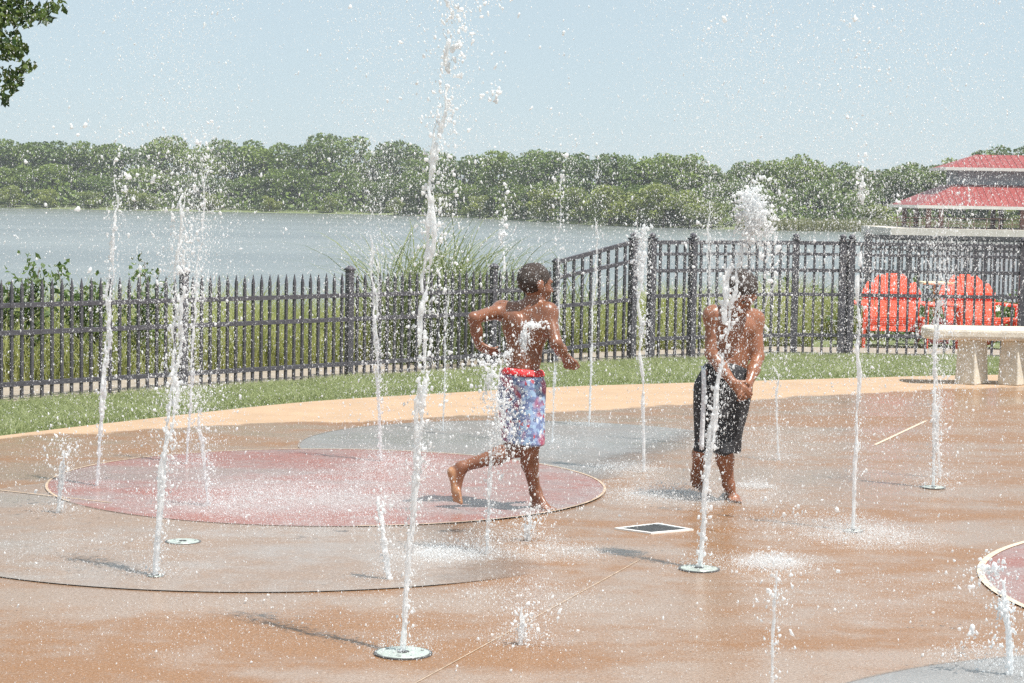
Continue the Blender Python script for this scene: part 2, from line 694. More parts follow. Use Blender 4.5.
A2 = 2 * (qa.x * (qb.y - qc.y) + qb.x * (qc.y - qa.y) + qc.x * (qa.y - qb.y))
n_a, n_b, n_c = [v.x ** 2 + v.y ** 2 for v in (qa, qb, qc)]
ux_ = (n_a * (qb.y - qc.y) + n_b * (qc.y - qa.y) + n_c * (qa.y - qb.y)) / A2
uy_ = (n_a * (qc.x - qb.x) + n_b * (qa.x - qc.x) + n_c * (qb.x - qa.x)) / A2
ur_ = math.hypot(qa.x - ux_, qa.y - uy_)
print('grey circle', ux_, uy_, ur_)
disc('dark_grey_circle', (ux_, uy_), ur_, .002, M_dkgrey)
ring('dark_grey_circle_joint', (ux_, uy_), ur_ - .003, ur_ + .003, .0045, M_joint)
strip_line('pad_joint', G(340, 725), G(640, 560), .0045, .0022, M_jointlight)
strip_line('pad_joint', G(875, 445), G(926, 421), .022, .0022, M_ring)
strip_line('pad_joint', G(-30, 488), G(112, 504), .014, .0075, M_jointlight)

# ground sheet: lawn, bank, lake bed, far shore, horizon
SHORE = [(-400, 352), (-84, 344), (-20, 344), (-6, 318), (11, 260), (24, 246), (41, 252), (70, 262), (400, 330)]


def shore_y(x):
    return np.interp(x, *zip(*SHORE))


def ground_z(x, y):
    near = np.interp(y, [20, 24, 30, 38, 60], [-.02, -.1, -.9, -2.3, -3.2])
    near = np.where(x > 3.0, np.interp(y, [20, 26, 34, 46, 70], [-.02, -.03, -.4, -2.3, -3.2]), near)
    sy = shore_y(x)
    far = np.interp(y - sy, [-8, 0, 6, 60], [-3.2, -2.0, -1.5, -.8])
    return np.where(y < 120, near, far) - .012


gx = np.unique(np.concatenate([np.arange(-14, 16, .5), np.arange(-120, 120, 6), np.array([-2700, -1500, -900, -400, -220, 220, 400, 900, 1500, 2700])]))
gy = np.unique(np.concatenate([np.arange(-6, 64, .5), np.arange(70, 420, 5), np.array([-2700, -800, -200, -50, 480, 600, 900, 1600, 3000, 4700])]))
GX, GY = np.meshgrid(gx, gy, indexing='ij')
GZ = ground_z(GX, GY)
inpad = GY < edge_y(GX) - .4
GZ = np.where(inpad, -.06, GZ)
ny_ = len(gy)
a = (np.arange(len(gx) - 1)[:, None] * ny_ + np.arange(ny_ - 1)[None]).ravel()
struct(mesh_np('ground', np.stack([GX, GY, GZ], -1).reshape(-1, 3), np.stack([a, a + ny_, a + ny_ + 1, a + 1], 1), M_ground))
ZW = -2.0
struct(mesh_np('lake_water', [(-2600, 28, ZW), (2600, 28, ZW), (2600, 420, ZW), (-2600, 420, ZW)], [(0, 1, 2, 3)], M_lake, smooth=False))

# fence lines
F0, FD = Vector((-3.79, 15.55, 0)), Vector((2.32, 2.42, 0))


def fl(t):
    return F0 + FD * t


KINK = fl(1.81)
P632, P650 = Vector((1.17, 20.5, 0)), Vector((1.36, 20.62, 0))
P690 = Vector((1.79, 20.95, 0))
P793 = Vector((2.91, 21.66, 0))
PEND = Vector((9.5, 21.9, 0))


def strip_poly(name, pts, back, front, z0, z1, mat):
    mb = MB()
    P = [Vector(p) for p in pts]
    L, Rr = [], []
    for i, p_ in enumerate(P):
        d = (P[min(i + 1, len(P) - 1)] - P[max(i - 1, 0)]).normalized()
        nrm = Vector((-d.y, d.x, 0))
        L.append(p_ + nrm * back)
        Rr.append(p_ - nrm * front)
    for i in range(len(P) - 1):
        q = [L[i], L[i + 1], Rr[i + 1], Rr[i]]
        mb.add([(v.x, v.y, z1) for v in q] + [(v.x, v.y, z0) for v in q],
               [(3, 2, 1, 0), (4, 5, 6, 7), (0, 1, 5, 4), (2, 3, 7, 6), (1, 2, 6, 5), (3, 0, 4, 7)])
    return struct(mb.build(name, mat))


strip_poly('concrete_mow_strip', [fl(-2.2), fl(0), fl(1), KINK, P632, P650, P793, PEND], 1.15, .10, -.2, .006, M_conc)


# ---------------------------------------------------------------- fences
def picket_bay(root, p, q, zt0, zt1, rails, pitch, w, spear, name='picket_panel'):
    """pickets from p to q (roots), top heights zt0..zt1; rails = fractions given as (z at p, z at q)"""
    p, q = Vector(p), Vector(q)
    n = max(2, round((q - p).length / pitch))
    ang = math.atan2((q - p).y, (q - p).x)
    mb = MB()
    for i in range(1, n):
        f = i / n
        b = p.lerp(q, f)
        zt = zt0 + (zt1 - zt0) * f
        if spear:
            mb.box((b.x, b.y, (zt - .07) / 2 + .01), (w, w, zt - .07), ang)
            mb.box((b.x, b.y, zt - .025), (w, w, .07), ang, .12)
        else:
            mb.box((b.x, b.y, zt / 2 + .01), (w, w, zt - .0), ang)
    pan = mb.build(name, M_fence, root)
    for z0, z1, h in rails:
        rb = MB()
        rb.bar((p.x, p.y, z0), (q.x, q.y, z1), .034, h)
        rb.build('rail', M_fence, pan)
    return pan


def post(root, p, h, w=.056, cap='flat', rz=0.7):
    mb = MB()
    mb.box((p.x, p.y, h / 2), (w, w, h), rz)
    o = mb.build('post', M_fence, root)
    cb = MB()
    if cap == 'flat':
        cb.box((p.x, p.y, h + .008), (w + .016, w + .016, .016), rz)
        cb.box((p.x, p.y, h + .028), (w + .006, w + .006, .024), rz, .4)
    else:
        cb.box((p.x, p.y, h + .008), (w + .016, w + .016, .016), rz)
        cb.tube([(p.x, p.y, h + .016), (p.x, p.y, h + .03), (p.x, p.y, h + .05), (p.x, p.y, h + .066)], [.02, .036, .034, .012], 8)
    cb.build('post_cap', M_fence, o)


lf = empty('picket_fence', (0, 0, 0), 'dark grey spear topped picket fence with three rails along the grass and lake bank', 'fence')
ts = [-1.083, -.555, -.027, .501, 1.029, 1.557, 1.81]
for i in range(len(ts) - 1):
    picket_bay(lf, fl(ts[i]), fl(ts[i + 1]), .90, .90 if i < 5 else .92, [(.125, .125, .035), (.51, .51, .035), (.715, .715, .035)], .088, .021, True)
for t in ts[:-1]:
    post(lf, fl(t), .93)

rf = empty('flat_topped_fence', (0, 0, 0), 'taller dark fence with flat double top rail and capped posts before the orange red chairs', 'fence')
picket_bay(rf, KINK, P632, .97, 1.17, [(.14, .20, .035), (.55, .60, .035), (.82, .98, .035), (.97, 1.165, .04)], .104, .023, False)
post(rf, KINK, .97, .05)
R2 = [(.21, .21, .035), (.63, .63, .035), (.88, .88, .035), (1.045, 1.045, .03), (1.16, 1.16, .04)]
for p_, q_ in ((P650, P690), (P690, P793)):
    picket_bay(rf, p_, q_, 1.16, 1.16, R2, .100, .022, False)
prev = P793
posts2 = [Vector((px_, 0, 0)) for px_ in ()]
for px_ in (841, 850):
    t = (px_ - 512) / 2100 * 21.69
    posts2.append(Vector((t, 21.69, 0)))
seq = [P793] + posts2 + [Vector((5.28, 21.77, 0)), Vector((7.1, 21.83, 0)), PEND]
for p_, q_ in zip(seq[:-1], seq[1:]):
    picket_bay(rf, p_, q_, 1.16, 1.16, R2, .100, .022, False)
for p_ in (P632, P650, P690):
    post(rf, p_, 1.19, .066, 'ball')
for p_ in seq[:-1]:
    post(rf, p_, 1.19, .066, 'ball', 0)

dk = empty('dock_railing', (0, 0, 0), 'fine pitched dark railing of the dock walk, behind the flat topped fence', 'railing')
dz = -.15
dp = [Vector((865 - 512, 0, 0)) * (33 / 2100), Vector((8.2, 0, 0)), Vector((11.0, 0, 0)), Vector((13.8, 0, 0))]
for p_ in dp:
    p_.y = 33.0
    p_.z = 0
for p_, q_ in zip(dp[:-1], dp[1:]):
    picket_bay(dk, p_, q_, 1.06, 1.06, [(.15, .15, .05), (.85, .85, .04), (1.05, 1.05, .06)], .070, .026, False)
for p_ in dp:
    post(dk, p_, 1.08, .09, 'ball', 0)
wb = MB()
wb.box((9.6, 34.2, -.25), (10.0, 2.8, .30))
wb.build('walk_deck', M_deck, dk)

# ---------------------------------------------------------------- bench
bp = G(973, 383.5)
bench = empty('concrete_bench', (bp.x, bp.y, 0), 'white concrete backless bench with rounded seat slab at the pad edge', 'bench')
RB = 3.4
out_ = []
nA = 26
a0, a1 = -.135, .42
for i in range(nA + 1):
    t = a0 + (a1 - a0) * i / nA
    out_.append((RB * math.sin(t) + .05, RB * (1 - math.cos(t)) * .25 - .20))
inn = [(x, y + .42) for x, y in out_][::-1]
lcap = [(inn[-1][0] - .04, inn[-1][1] - .07), (inn[-1][0] - .06, inn[-1][1] - .21), (out_[0][0] - .04, out_[0][1] + .07)]
mb = MB()
mb.prism(out_ + inn + lcap, .395, .505)
mb.build('seat', M_bench, bench, bevel=.035)
for lx, ly in ((-.02, 0.0), (.36, .0), (1.05, .08)):
    mb = MB()
    mb.box((lx, ly - .02, .1975), (.20, .26, .395), R(-40), .86)
    mb.build('leg', M_bench, bench, bevel=.012)


# ---------------------------------------------------------------- adirondack chairs
def make_chair(loc, rz, label):
    root = empty('garden_chair', loc, label, 'chair', 'orange red garden chairs', rz)
    # local: back towards -Y (camera), seat towards +Y
    n = 5
    tops = [.70, .79, .83, .79, .70]
    for i in range(n):
        mb = MB()
        u = (i - (n - 1) / 2)
        x0, x1 = u * .102, u * .118
        w0, w1 = .096, .112
        zt = tops[i]
        zb = .16

        def yy(z):
            return -.06 - (z - .16) * .36
        o = [(x0 - w0 / 2, zb), (x0 + w0 / 2, zb), (x1 + w1 / 2, zt - (.05 if u > 0 else .0) * abs(u)), (x1, zt + .02), (x1 - w1 / 2, zt - (.05 if u < 0 else 0) * abs(u))]
        f = [(x, yy(z) - .011, z) for x, z in o]
        b = [(x, yy(z) + .011, z) for x, z in o]
        k = len(o)
        mb.add(f + b, [tuple(range(k)), tuple(range(k, 2 * k))[::-1]] + [((j + 1) % k, j, k + j, k + (j + 1) % k) for j in range(k)])
        mb.build('back_slat', M_red_plastic, root, bevel=.006)
    for z, w in ((.30, .50), (.58, .56)):
        mb = MB()
        y = -.06 - (z - .16) * .36 + .03
        mb.box((0, y, z), (w, .03, .07))
        mb.build('back_brace', M_red_plastic, root, bevel=.005)
    mb = MB()
    for j in range(5):
        mb.box((0, .02 + j * .095, .24 + j * .028), (.52, .085, .022))
    mb.build('seat', M_red_plastic, root, bevel=.004)
    for s in (-1, 1):
        mb = MB()
        mb.prism([(s * .29, -.22), (s * .33, -.24), (s * .40, -.18), (s * .42, .30), (s * .36, .46), (s * .28, .42), (s * .275, .0)][::s], .475, .50)
        mb.build('armrest', M_red_plastic, root, bevel=.006)
        mb = MB()
        mb.box((s * .30, .38, .2375), (.03, .12, .475))
        mb.build('front_leg', M_red_plastic, root, bevel=.005)
        mb = MB()
        mb.add([(s * .265 - .014, .44, .36), (s * .265 + .014, .44, .36), (s * .265 + .014, -.42, .0), (s * .265 - .014, -.42, .0),
                (s * .265 - .014, .44, .24), (s * .265 + .014, .44, .24), (s * .265 + .014, -.28, .0), (s * .265 - .014, -.28, .0)],
               [(0, 1, 2, 3), (7, 6, 5, 4), (0, 4, 5, 1), (2, 6, 7, 3), (1, 5, 6, 2), (3, 7, 4, 0)])
        mb.build('rear_leg', M_red_plastic, root, bevel=.004)
    return root


ca = D(892, 330, 23.6)
cb = D(974, 330, 23.6)
chair = make_chair((ca.x, ca.y, -.02), R(174), 'orange red slatted garden chair beside the twin gate posts of the flat topped fence')
chair2 = copy_thing(chair, (cb.x, cb.y, -.02), R(189), 'orange red slatted garden chair seen above the concrete bench seat')
for c_ in (chair, chair2):
    c_.scale = (1.14, 1.14, .99)
tp = D(935, 320, 24.0)
tb = empty('side_table', (tp.x, tp.y, -.02), 'small pale topped stand with a yellow and pink upright between the two orange red chairs', 'table')
mb = MB()
mb.box((0, 0, .70), (.34, .30, .03))
mb.build('table_top', M_cream, tb, bevel=.008)
mb = MB()
mb.box((0, 0, .50), (.05, .05, .37), .3)
mb.build('pedestal', M_yellow, tb, bevel=.01)
mb = MB()
mb.box((.03, 0, .16), (.24, .22, .31), .2, .35)
mb.build('base', M_pink, tb, bevel=.02)


# ---------------------------------------------------------------- nozzle plates and drain
def plate(px, py, r, label, hole=.022):
    p = G(px, py)
    root = empty('nozzle_plate', (p.x, p.y, .0), label, 'nozzle', 'fountain nozzle plates set in the pad')
    mb = MB()
    t = [2 * math.pi * i / 40 for i in range(40)]
    mb.prism([(r * math.cos(q), r * math.sin(q)) for q in t], .000, .008)
    mb.build('plate', M_plate, root, bevel=.002)
    mb = MB()
    mb.prism([((r + .010) * math.cos(q), (r + .010) * math.sin(q)) for q in t], -.01, .006)
    mb.build('rim', M_grate, root)
    mb = MB()
    mb.prism([(hole * math.cos(q), hole * math.sin(q)) for q in t], .006, .0095)
    mb.build('opening', M_darkhole, root)
    for k in range(3):
        mb = MB()
        q = k * 2.094 + .4
        mb.prism([(r * .78 * math.cos(q) + .006 * math.cos(u), r * .78 * math.sin(q) + .006 * math.sin(u)) for u in t[::4]], .006, .0092)
        mb.build('screw', M_grate, root)
    return root


plate(403, 654, .092, 'round pale metal nozzle plate under the thick jet closest to the viewer')
plate(699, 569.5, .080, 'round pale nozzle plate below the wavering jet before the bowed bather')
plate(183, 542.5, .072, 'round pale nozzle plate with no jet on the tan circle', .018)
plate(155, 577, .026, 'small dark nozzle ring under the jet on the tan circle', .018)
plate(933, 488, .060, 'nozzle plate under the jet in front of the concrete bench', .018)
plate(853, 531.5, .040, 'small nozzle plate under the lone slim jet on wet tan concrete', .018)

dps = [G(614, 529.4), G(658, 524.4), G(693.5, 530.6), G(651, 534.4)]
dc_ = sum(dps, Vector()) / 4
drain = empty('floor_drain', (dc_.x, dc_.y, .003), 'square drain with white frame and dark grate set cornerwise in the pad', 'drain')
L = [(v - dc_) for v in dps]
mbf = MB()
for i in range(4):
    p_, q_ = L[i], L[(i + 1) % 4]
    pi_, qi_ = p_ * .86, q_ * .86
    mbf.add([(p_.x, p_.y, .005), (q_.x, q_.y, .005), (qi_.x, qi_.y, .005), (pi_.x, pi_.y, .005),
             (p_.x, p_.y, -.02), (q_.x, q_.y, -.02), (qi_.x, qi_.y, -.02), (pi_.x, pi_.y, -.02)],
            [(3, 2, 1, 0), (0, 1, 5, 4), (2, 3, 7, 6), (4, 5, 6, 7)])
mbf.build('frame', M_white, drain)
mbg = MB()
mbg.prism([(v.x * .86, v.y * .86) for v in L], -.012, .0015)
for i in range(1, 10):
    f = i / 10
    a_, b_ = (L[0] * .86).lerp(L[1] * .86, f), (L[3] * .86).lerp(L[2] * .86, f)
    mbg.bar((a_.x, a_.y, .0025), (b_.x, b_.y, .0025), .012, .003)
mbg.build('grate', M_grate, drain)

# ---------------------------------------------------------------- pavilion
PY = 200.0
sp_ = PY / FPX
X0 = (890 - 512) * sp_ + 2.4
pav = empty('lake_pavilion', (X0, PY, -.9), 'two tier red metal roofed pavilion on a deck over the lake', 'pavilion')


def rel(x, y, z):
    return (x - X0, y - PY, z + .9)


def hip(xa, xb, ya, yb, z0, ixa, ixb, iya, iyb, z1, name, fas):
    mb = MB()
    vs = [rel(xa, ya, z0), rel(xb, ya, z0), rel(xb, yb, z0), rel(xa, yb, z0), rel(ixa, iya, z1), rel(ixb, iya, z1), rel(ixb, iyb, z1), rel(ixa, iyb, z1)]
    mb.add(vs, [(3, 2, 1, 0), (4, 5, 6, 7), (0, 1, 5, 4), (1, 2, 6, 5), (2, 3, 7, 6), (3, 0, 4, 7)])
    # standing seams on the front and the left slope
    n = int((xb - xa) / .62)
    for i in range(1, n):
        x = xa + (xb - xa) * i / n
        f = 1.0
        if x < ixa:
            f = (x - xa) / (ixa - xa)
        if x > ixb:
            f = (xb - x) / (xb - ixb)
        mb.bar(rel(x, ya, z0 + .04), rel(x, ya + (iya - ya) * f, z0 + (z1 - z0) * f + .04), .035, .03)
    o = mb.build(name, M_roofred, pav)
    fb = MB()
    fb.box(rel((xa + xb) / 2, ya - .09, z0 - .13), (xb - xa + .3, .16, .30))
    fb.box(rel(xa - .09, (ya + yb) / 2, z0 - .13), (.16, yb - ya - .1, .30))
    fb.box(rel(xb + .09, (ya + yb) / 2, z0 - .13), (.16, yb - ya - .1, .30))
    fb.build('fascia', M_fascia, o)
    return o


hip(X0, X0 + 30, PY, PY + 15, 1.30, X0 + 4.3, X0 + 25.7, PY + 4.3, PY + 10.7, 3.36, 'lower_roof', 1)
hip(X0 + 3.3, X0 + 26, PY + 3.6, PY + 11.4, 5.0, X0 + 6.9, X0 + 23.1, PY + 7.3, PY + 7.7, 6.35, 'upper_roof', 1)
mb = MB()
mb.box(rel(X0 + 15, PY + 7.5, 4.15), (20.6, 6.0, 1.65))
wall = mb.build('clerestory_wall', M_pavwall, pav)
for xo in (1.2, 2.4, 10.2, 11.0, 20, 21, 28.6):
    for yo in (1.2, 13.6):
        mb = MB()
        mb.box(rel(X0 + xo, PY + yo, .2), (.42, .42, 2.2))
        mb.build('post', M_brick, pav)
mb = MB()
mb.box(rel(X0 + 13.8, PY + 6, -1.35), (33.6, 17, .95))
mb.build('deck', M_deck, pav)
mb = MB()
for i in range(28):
    mb.box(rel(X0 - 2.4 + i * 1.2, PY - 2.3, -.35), (.06, .06, 1.05))
for z in (.15, -.35):
    mb.box(rel(X0 + 13.8, PY - 2.3, z), (33.4, .05, .05))
mb.build('deck_railing', M_brick, pav)
mb = MB()
for i in range(9):
    mb.box(rel(X0 - 2.5 + i * 4, PY - 1.9, -2.4), (.4, .4, 1.2))
mb.build('pile', M_shadeplank, pav)


# ================================================================= VEGETATION
def leaf_cloud(cent, size, aspect=.6, fold=.25, up=.2):
    """diamond leaf faces: V (4n,3), F (n,4)"""
    n = len(cent)
    d = RNG.normal(size=(n, 3))
    d[:, 2] += up
    d /= np.linalg.norm(d, axis=1, keepdims=True)
    s = np.cross(d, RNG.normal(size=(n, 3)))
    s /= np.linalg.norm(s, axis=1, keepdims=True)
    nn = np.cross(d, s)
    L = (size * RNG.uniform(.6, 1.4, n))[:, None]
    V = np.stack([cent - d * L / 2, cent + s * L * aspect / 2 + nn * L * fold * .5, cent + d * L / 2, cent - s * L * aspect / 2 + nn * L * fold * .5], 1)
    return V.reshape(-1, 3), np.arange(4 * n).reshape(n, 4)


def make_far_tree(seed, n=4200, wide=.62):
    rng = np.random.default_rng(seed)
    pts, rn = [], []
    lobes = [(0, 0, .62, .24)]
    for i in range(20):
        a = rng.uniform(0, 2 * np.pi)
        z = rng.uniform(.22, .88)
        rad = wide * .62 * math.sqrt(max(.05, 1 - ((z - .5) / .5) ** 2)) * rng.uniform(.4, 1.0)
        lobes.append((rad * math.cos(a), rad * math.sin(a), z, rng.uniform(.09, .17)))
    w = np.array([l[3] ** 2 for l in lobes])
    w /= w.sum()
    for l, ww in zip(lobes, w):
        m = int(n * ww)
        d = rng.normal(size=(m, 3))
        d /= np.linalg.norm(d, axis=1, keepdims=True)
        r = l[3] * rng.uniform(.55, 1.08, m) ** .6
        q = d * r[:, None] * np.array([1.15, 1.15, .9]) + np.array(l[:3])
        pts.append(q)
        rn.append(np.clip(rng.normal(.45, .22, m) + rng.normal(0, .16), 0, 1))
    P = np.concatenate(pts)
    P[:, 2] = np.clip(P[:, 2], .03, 1.02)
    return P, np.concatenate(rn)


def tree_proto(seed, wide, mat, label, group, name='shore_tree', leaf=.042, n=4200):
    P, rn = make_far_tree(seed, n, wide)
    V, F = leaf_cloud(P, leaf, .75)
    root = empty(name, (0, 0, 0), label, 'tree', group)
    mesh_np('crown', V, F, mat, root, smooth=False, attrs={'rnd': ('FACE', rn)})
    mb = MB()
    mb.tube([(0, 0, -.06), (.01, 0, .2), (0, .01, .45), (.02, 0, .7)], [.03, .022, .016, .006], 7)
    for k in range(5):
        t = k * 1.3 + seed
        mb.tube([(0, 0, .25 + .07 * k), (.1 * math.cos(t), .1 * math.sin(t), .36 + .07 * k), (.2 * math.cos(t), .2 * math.sin(t), .46 + .07 * k)], [.012, .008, .003], 5)
    mb.build('trunk', M_bark, root, smooth=True)
    return root


lab_t = 'dark green broadleaf tree in the wood along the far lake shore'
lab_s = 'bright yellow green low tree at the water line of the far shore'
protos = [tree_proto(s, w, M_farleaf, lab_t, 'trees of the wood on the far shore') for s, w in ((1, .60), (2, .72), (3, .55), (4, .66), (5, .80))]
sprot = [tree_proto(s, w, M_farlight, lab_s, 'bright low trees at the far water line', 'shore_tree', .055, 2600) for s, w in ((11, .85), (12, .95), (13, .8))]
used = set()


def put_tree(pl, x, y, z, h, label=None, wscale=1.0):
    k = random.randrange(len(pl))
    pr = pl[k]
    rz = random.uniform(0, 6.28)
    sc = (h * wscale, h * wscale, h)
    if id(pr) not in used:
        used.add(id(pr))
        pr.location, pr.rotation_euler, pr.scale = (x, y, z), (0, 0, rz), sc
        if label:
            pr['label'] = label
        return pr
    r = copy_thing(pr, (x, y, z), rz, label, sc)
    r['label'] = label or (lab_t if pl is protos else lab_s)
    return r


SKY_T = [(-60, 140), (-25, 144), (2, 144), (24, 140), (50, 140), (74, 150), (100, 142), (130, 141), (165, 135), (197, 143), (232, 136), (264, 140),
         (300, 143), (340, 134), (372, 152), (402, 140), (432, 149), (465, 152), (500, 150), (532, 147), (564, 151), (600, 150), (630, 153), (660, 151),
         (688, 151), (716, 163), (745, 161), (772, 157), (801, 152), (826, 159), (850, 165), (874, 170), (902, 165), (928, 163), (955, 156), (990, 147), (1024, 142), (1062, 146)]
for px_, ty in SKY_T:
    q = D(px_, 200, 300)
    sy = float(shore_y(q.x * .95))
    Yt = sy + random.uniform(16, 26)
    if px_ > 900:
        Yt = 262 + random.uniform(0, 8)
    q = D(px_, ty, Yt)
    h = q.z + 1.4
    lab = None
    if (px_, ty) == (340, 134):
        lab = 'tallest round crowned tree on the far shore skyline, above the spear topped fence'
    put_tree(protos, q.x, Yt, -1.4, h, lab, random.uniform(.95, 1.2))
for i in range(46):
    px_ = -70 + i * 24.5 + random.uniform(-8, 8)
    q = D(px_, 200, 280)
    sy = float(shore_y(q.x))
    Yt = sy + random.uniform(6, 13)
    if px_ > 870:
        Yt = max(Yt, 250)
    q = D(px_, 200, Yt)
    hh = (6.6 if px_ < 420 else 5.3) * random.uniform(.8, 1.15)
    put_tree(protos, q.x, Yt, -1.7, hh, None, random.uniform(1.1, 1.4))
for px_, hs in [(10, 3.4), (45, 3.6), (90, 3.2), (135, 3.4), (150, 2.8), (210, 3.0), (270, 3.0), (330, 2.8), (395, 2.9), (440, 3.4), (480, 3.6), (515, 3.6), (548, 4.2), (580, 4.6), (610, 5.0),
                (638, 4.4), (664, 5.2), (690, 4.2), (712, 3.4), (880, 3.4), (1000, 3.6)]:
    q = D(px_, 200, 270)
    Yt = float(shore_y(q.x)) + 2.5
    q = D(px_, 200, Yt)
    put_tree(sprot, q.x, Yt, -1.95, hs * random.uniform(.9, 1.1), None, 1.25)

# undergrowth mass behind the shore trees, and the marsh band
n = 42000
ux = RNG.uniform(-110, 90, n)
uy = shore_y(ux) + RNG.uniform(3, 30, n)
uz = -1.9 + np.abs(RNG.normal(0, 1, n)) * 1.5 + (uy - shore_y(ux)) * .10
uz = np.minimum(uz, 2.2 + .06 * (uy - shore_y(ux)))
V, F = leaf_cloud(np.stack([ux, uy, uz], 1), .62, .8)
tag(mesh_np('shore_undergrowth', V, F, M_farleaf, smooth=False, attrs={'rnd': ('FACE', np.clip(RNG.normal(.45, .25, n), 0, 1))}),
    'dense dark undergrowth below the trees of the far shore', 'undergrowth', kind='stuff')


def blades(P, H, W, lean, mat, name, rnd=None, segs=2, yaw=None, wind=(0, 0)):
    n = len(P)
    yaw = RNG.uniform(0, 2 * np.pi, n) if yaw is None else yaw
    la = RNG.uniform(0, 2 * np.pi, n)
    ld = np.stack([np.cos(la) + wind[0], np.sin(la) + wind[1]], 1) * (lean * H * RNG.uniform(.3, 1.3, n))[:, None]
    sx = np.stack([np.cos(yaw), np.sin(yaw), np.zeros(n)], 1) * (W / 2)[:, None]
    rows = []
    for s in range(segs + 1):
        f = s / segs
        c = P + np.concatenate([ld * f * f, (H * (f - .18 * lean * f * f * f))[:, None]], 1)
        ww = (1 - f) ** .7 if s < segs else .06
        rows += [c - sx * ww, c + sx * ww]
    V = np.stack(rows, 1).reshape(-1, 3)
    m = 2 * (segs + 1)
    b = np.arange(n)[:, None] * m
    F = np.concatenate([b + np.array([[2 * s, 2 * s + 1, 2 * s + 3, 2 * s + 2]]) for s in range(segs)], 0)
    rnd = np.clip(RNG.normal(.5, .25, n), 0, 1) if rnd is None else rnd
    return mesh_np(name, V, F, mat, smooth=False, attrs={'rnd': ('FACE', np.tile(rnd, segs))})


n = 9000
mx = RNG.uniform(26, 62, n)
my = shore_y(mx) - RNG.uniform(0, 5, n)
blades(np.stack([mx, my, np.full(n, -2.05)], 1), RNG.uniform(.9, 1.7, n), np.full(n, .16), .25, M_marsh, 'marsh_reeds')
tag(bpy.data.objects['marsh_reeds'], 'pale yellow green marsh reeds along the far water line near the pavilion', 'reeds', kind='stuff')


# lawn strip between the pad and the fences
def fence_y(x):
    pts = [(fl(-2.2).x, fl(-2.2).y), (KINK.x, KINK.y), (P632.x, P632.y), (P793.x, P793.y), (PEND.x, PEND.y)]
    return np.interp(x, *zip(*pts))


n = 150000
lx = RNG.uniform(-5.2, 6.4, n)
ly = edge_y(lx) + .01
ly = ly + (fence_y(lx) - .12 - ly) * RNG.uniform(0, 1, n)
keep = fence_y(lx) - .1 > edge_y(lx)
lx, ly = lx[keep], ly[keep]
edgek = np.clip((ly - edge_y(lx)) / .25, .35, 1)
cl = .5 + .5 * np.sin(lx * 7 + np.sin(ly * 5) * 2) * np.sin(ly * 6.3 + lx)
rn = np.clip(RNG.normal(.42, .2, len(lx)) + .18 * (cl - .5), 0, 1)
blades(np.stack([lx, ly, np.full(len(lx), -.015)], 1), RNG.uniform(.035, .085, len(lx)) * edgek * (.8 + .4 * cl), np.full(len(lx), .009), .95, M_lawn, 'lawn_grass', rn)
tag(bpy.data.objects['lawn_grass'], 'short mown green grass between the splash pad and the fences', 'grass', kind='stuff')

# tall bank grass behind the fences
n = 60000
tt = RNG.uniform(-1.6, 3.4, n)
of = 1.0 + RNG.exponential(1.6, n)
pn = Vector((-FD.y, FD.x, 0)).normalized()
bx = F0.x + FD.x * tt + pn.x * of
by = F0.y + FD.y * tt + pn.y * of
right = RNG.uniform(0, 1, n) < .36
rx = RNG.uniform(.6, 4.4, n)
ry = fence_y(rx) + 1.2 + RNG.exponential(1.8, n)
bx, by = np.where(right, rx, bx), np.where(right, ry, by)
ok = (by < 28) & (by > fence_y(bx) + .95) & ~((bx > 3.3) & (by < 24.6))
bx, by = bx[ok], by[ok]
cl = .5 + .5 * np.sin(bx * 3.1 + np.sin(by * 2.2) * 2) * np.sin(by * 2.7 + bx * .8)
bh = RNG.uniform(.28, .62, len(bx)) * (.7 + .55 * cl) * np.clip((by - fence_y(bx)) / 1.6, .5, 1.25)
rn = np.clip(RNG.normal(.48, .24, len(bx)) + .25 * (cl - .5), 0, 1)
blades(np.stack([bx, by, ground_z(bx, by)], 1), bh, RNG.uniform(.010, .02, len(bx)), .6, M_bankgrass, 'bank_grass', rn, 3)
k_ = 46
bi = RNG.choice(len(bx), k_)
blades(np.stack([bx[bi], by[bi], ground_z(bx[bi], by[bi])], 1), RNG.uniform(.8, 1.15, k_), np.full(k_, .014), .22, M_bankgrass, 'seed_stalks', None, 4)
tag(bpy.data.objects['seed_stalks'], 'thin dry seed stalks standing above the bank grass', 'grass stalks', kind='stuff')
tag(bpy.data.objects['bank_grass'], 'tall yellow green grass on the lake bank behind the fences', 'grass', kind='stuff')

# low dark planting under the chairs, beyond the fence
n = 9000
qx = RNG.uniform(3.4, 9, n)
qy = RNG.uniform(24.6, 29.5, n)
V, F = leaf_cloud(np.stack([qx, qy, ground_z(qx, qy) + np.abs(RNG.normal(0, .2, n))], 1), .10, .6)
tag(mesh_np('ground_cover', V, F, M_shrubleaf, smooth=False, attrs={'rnd': ('FACE', RNG.uniform(0, .7, n))}),
    'dark leafy ground cover behind the orange red chairs', 'plants', kind='stuff')


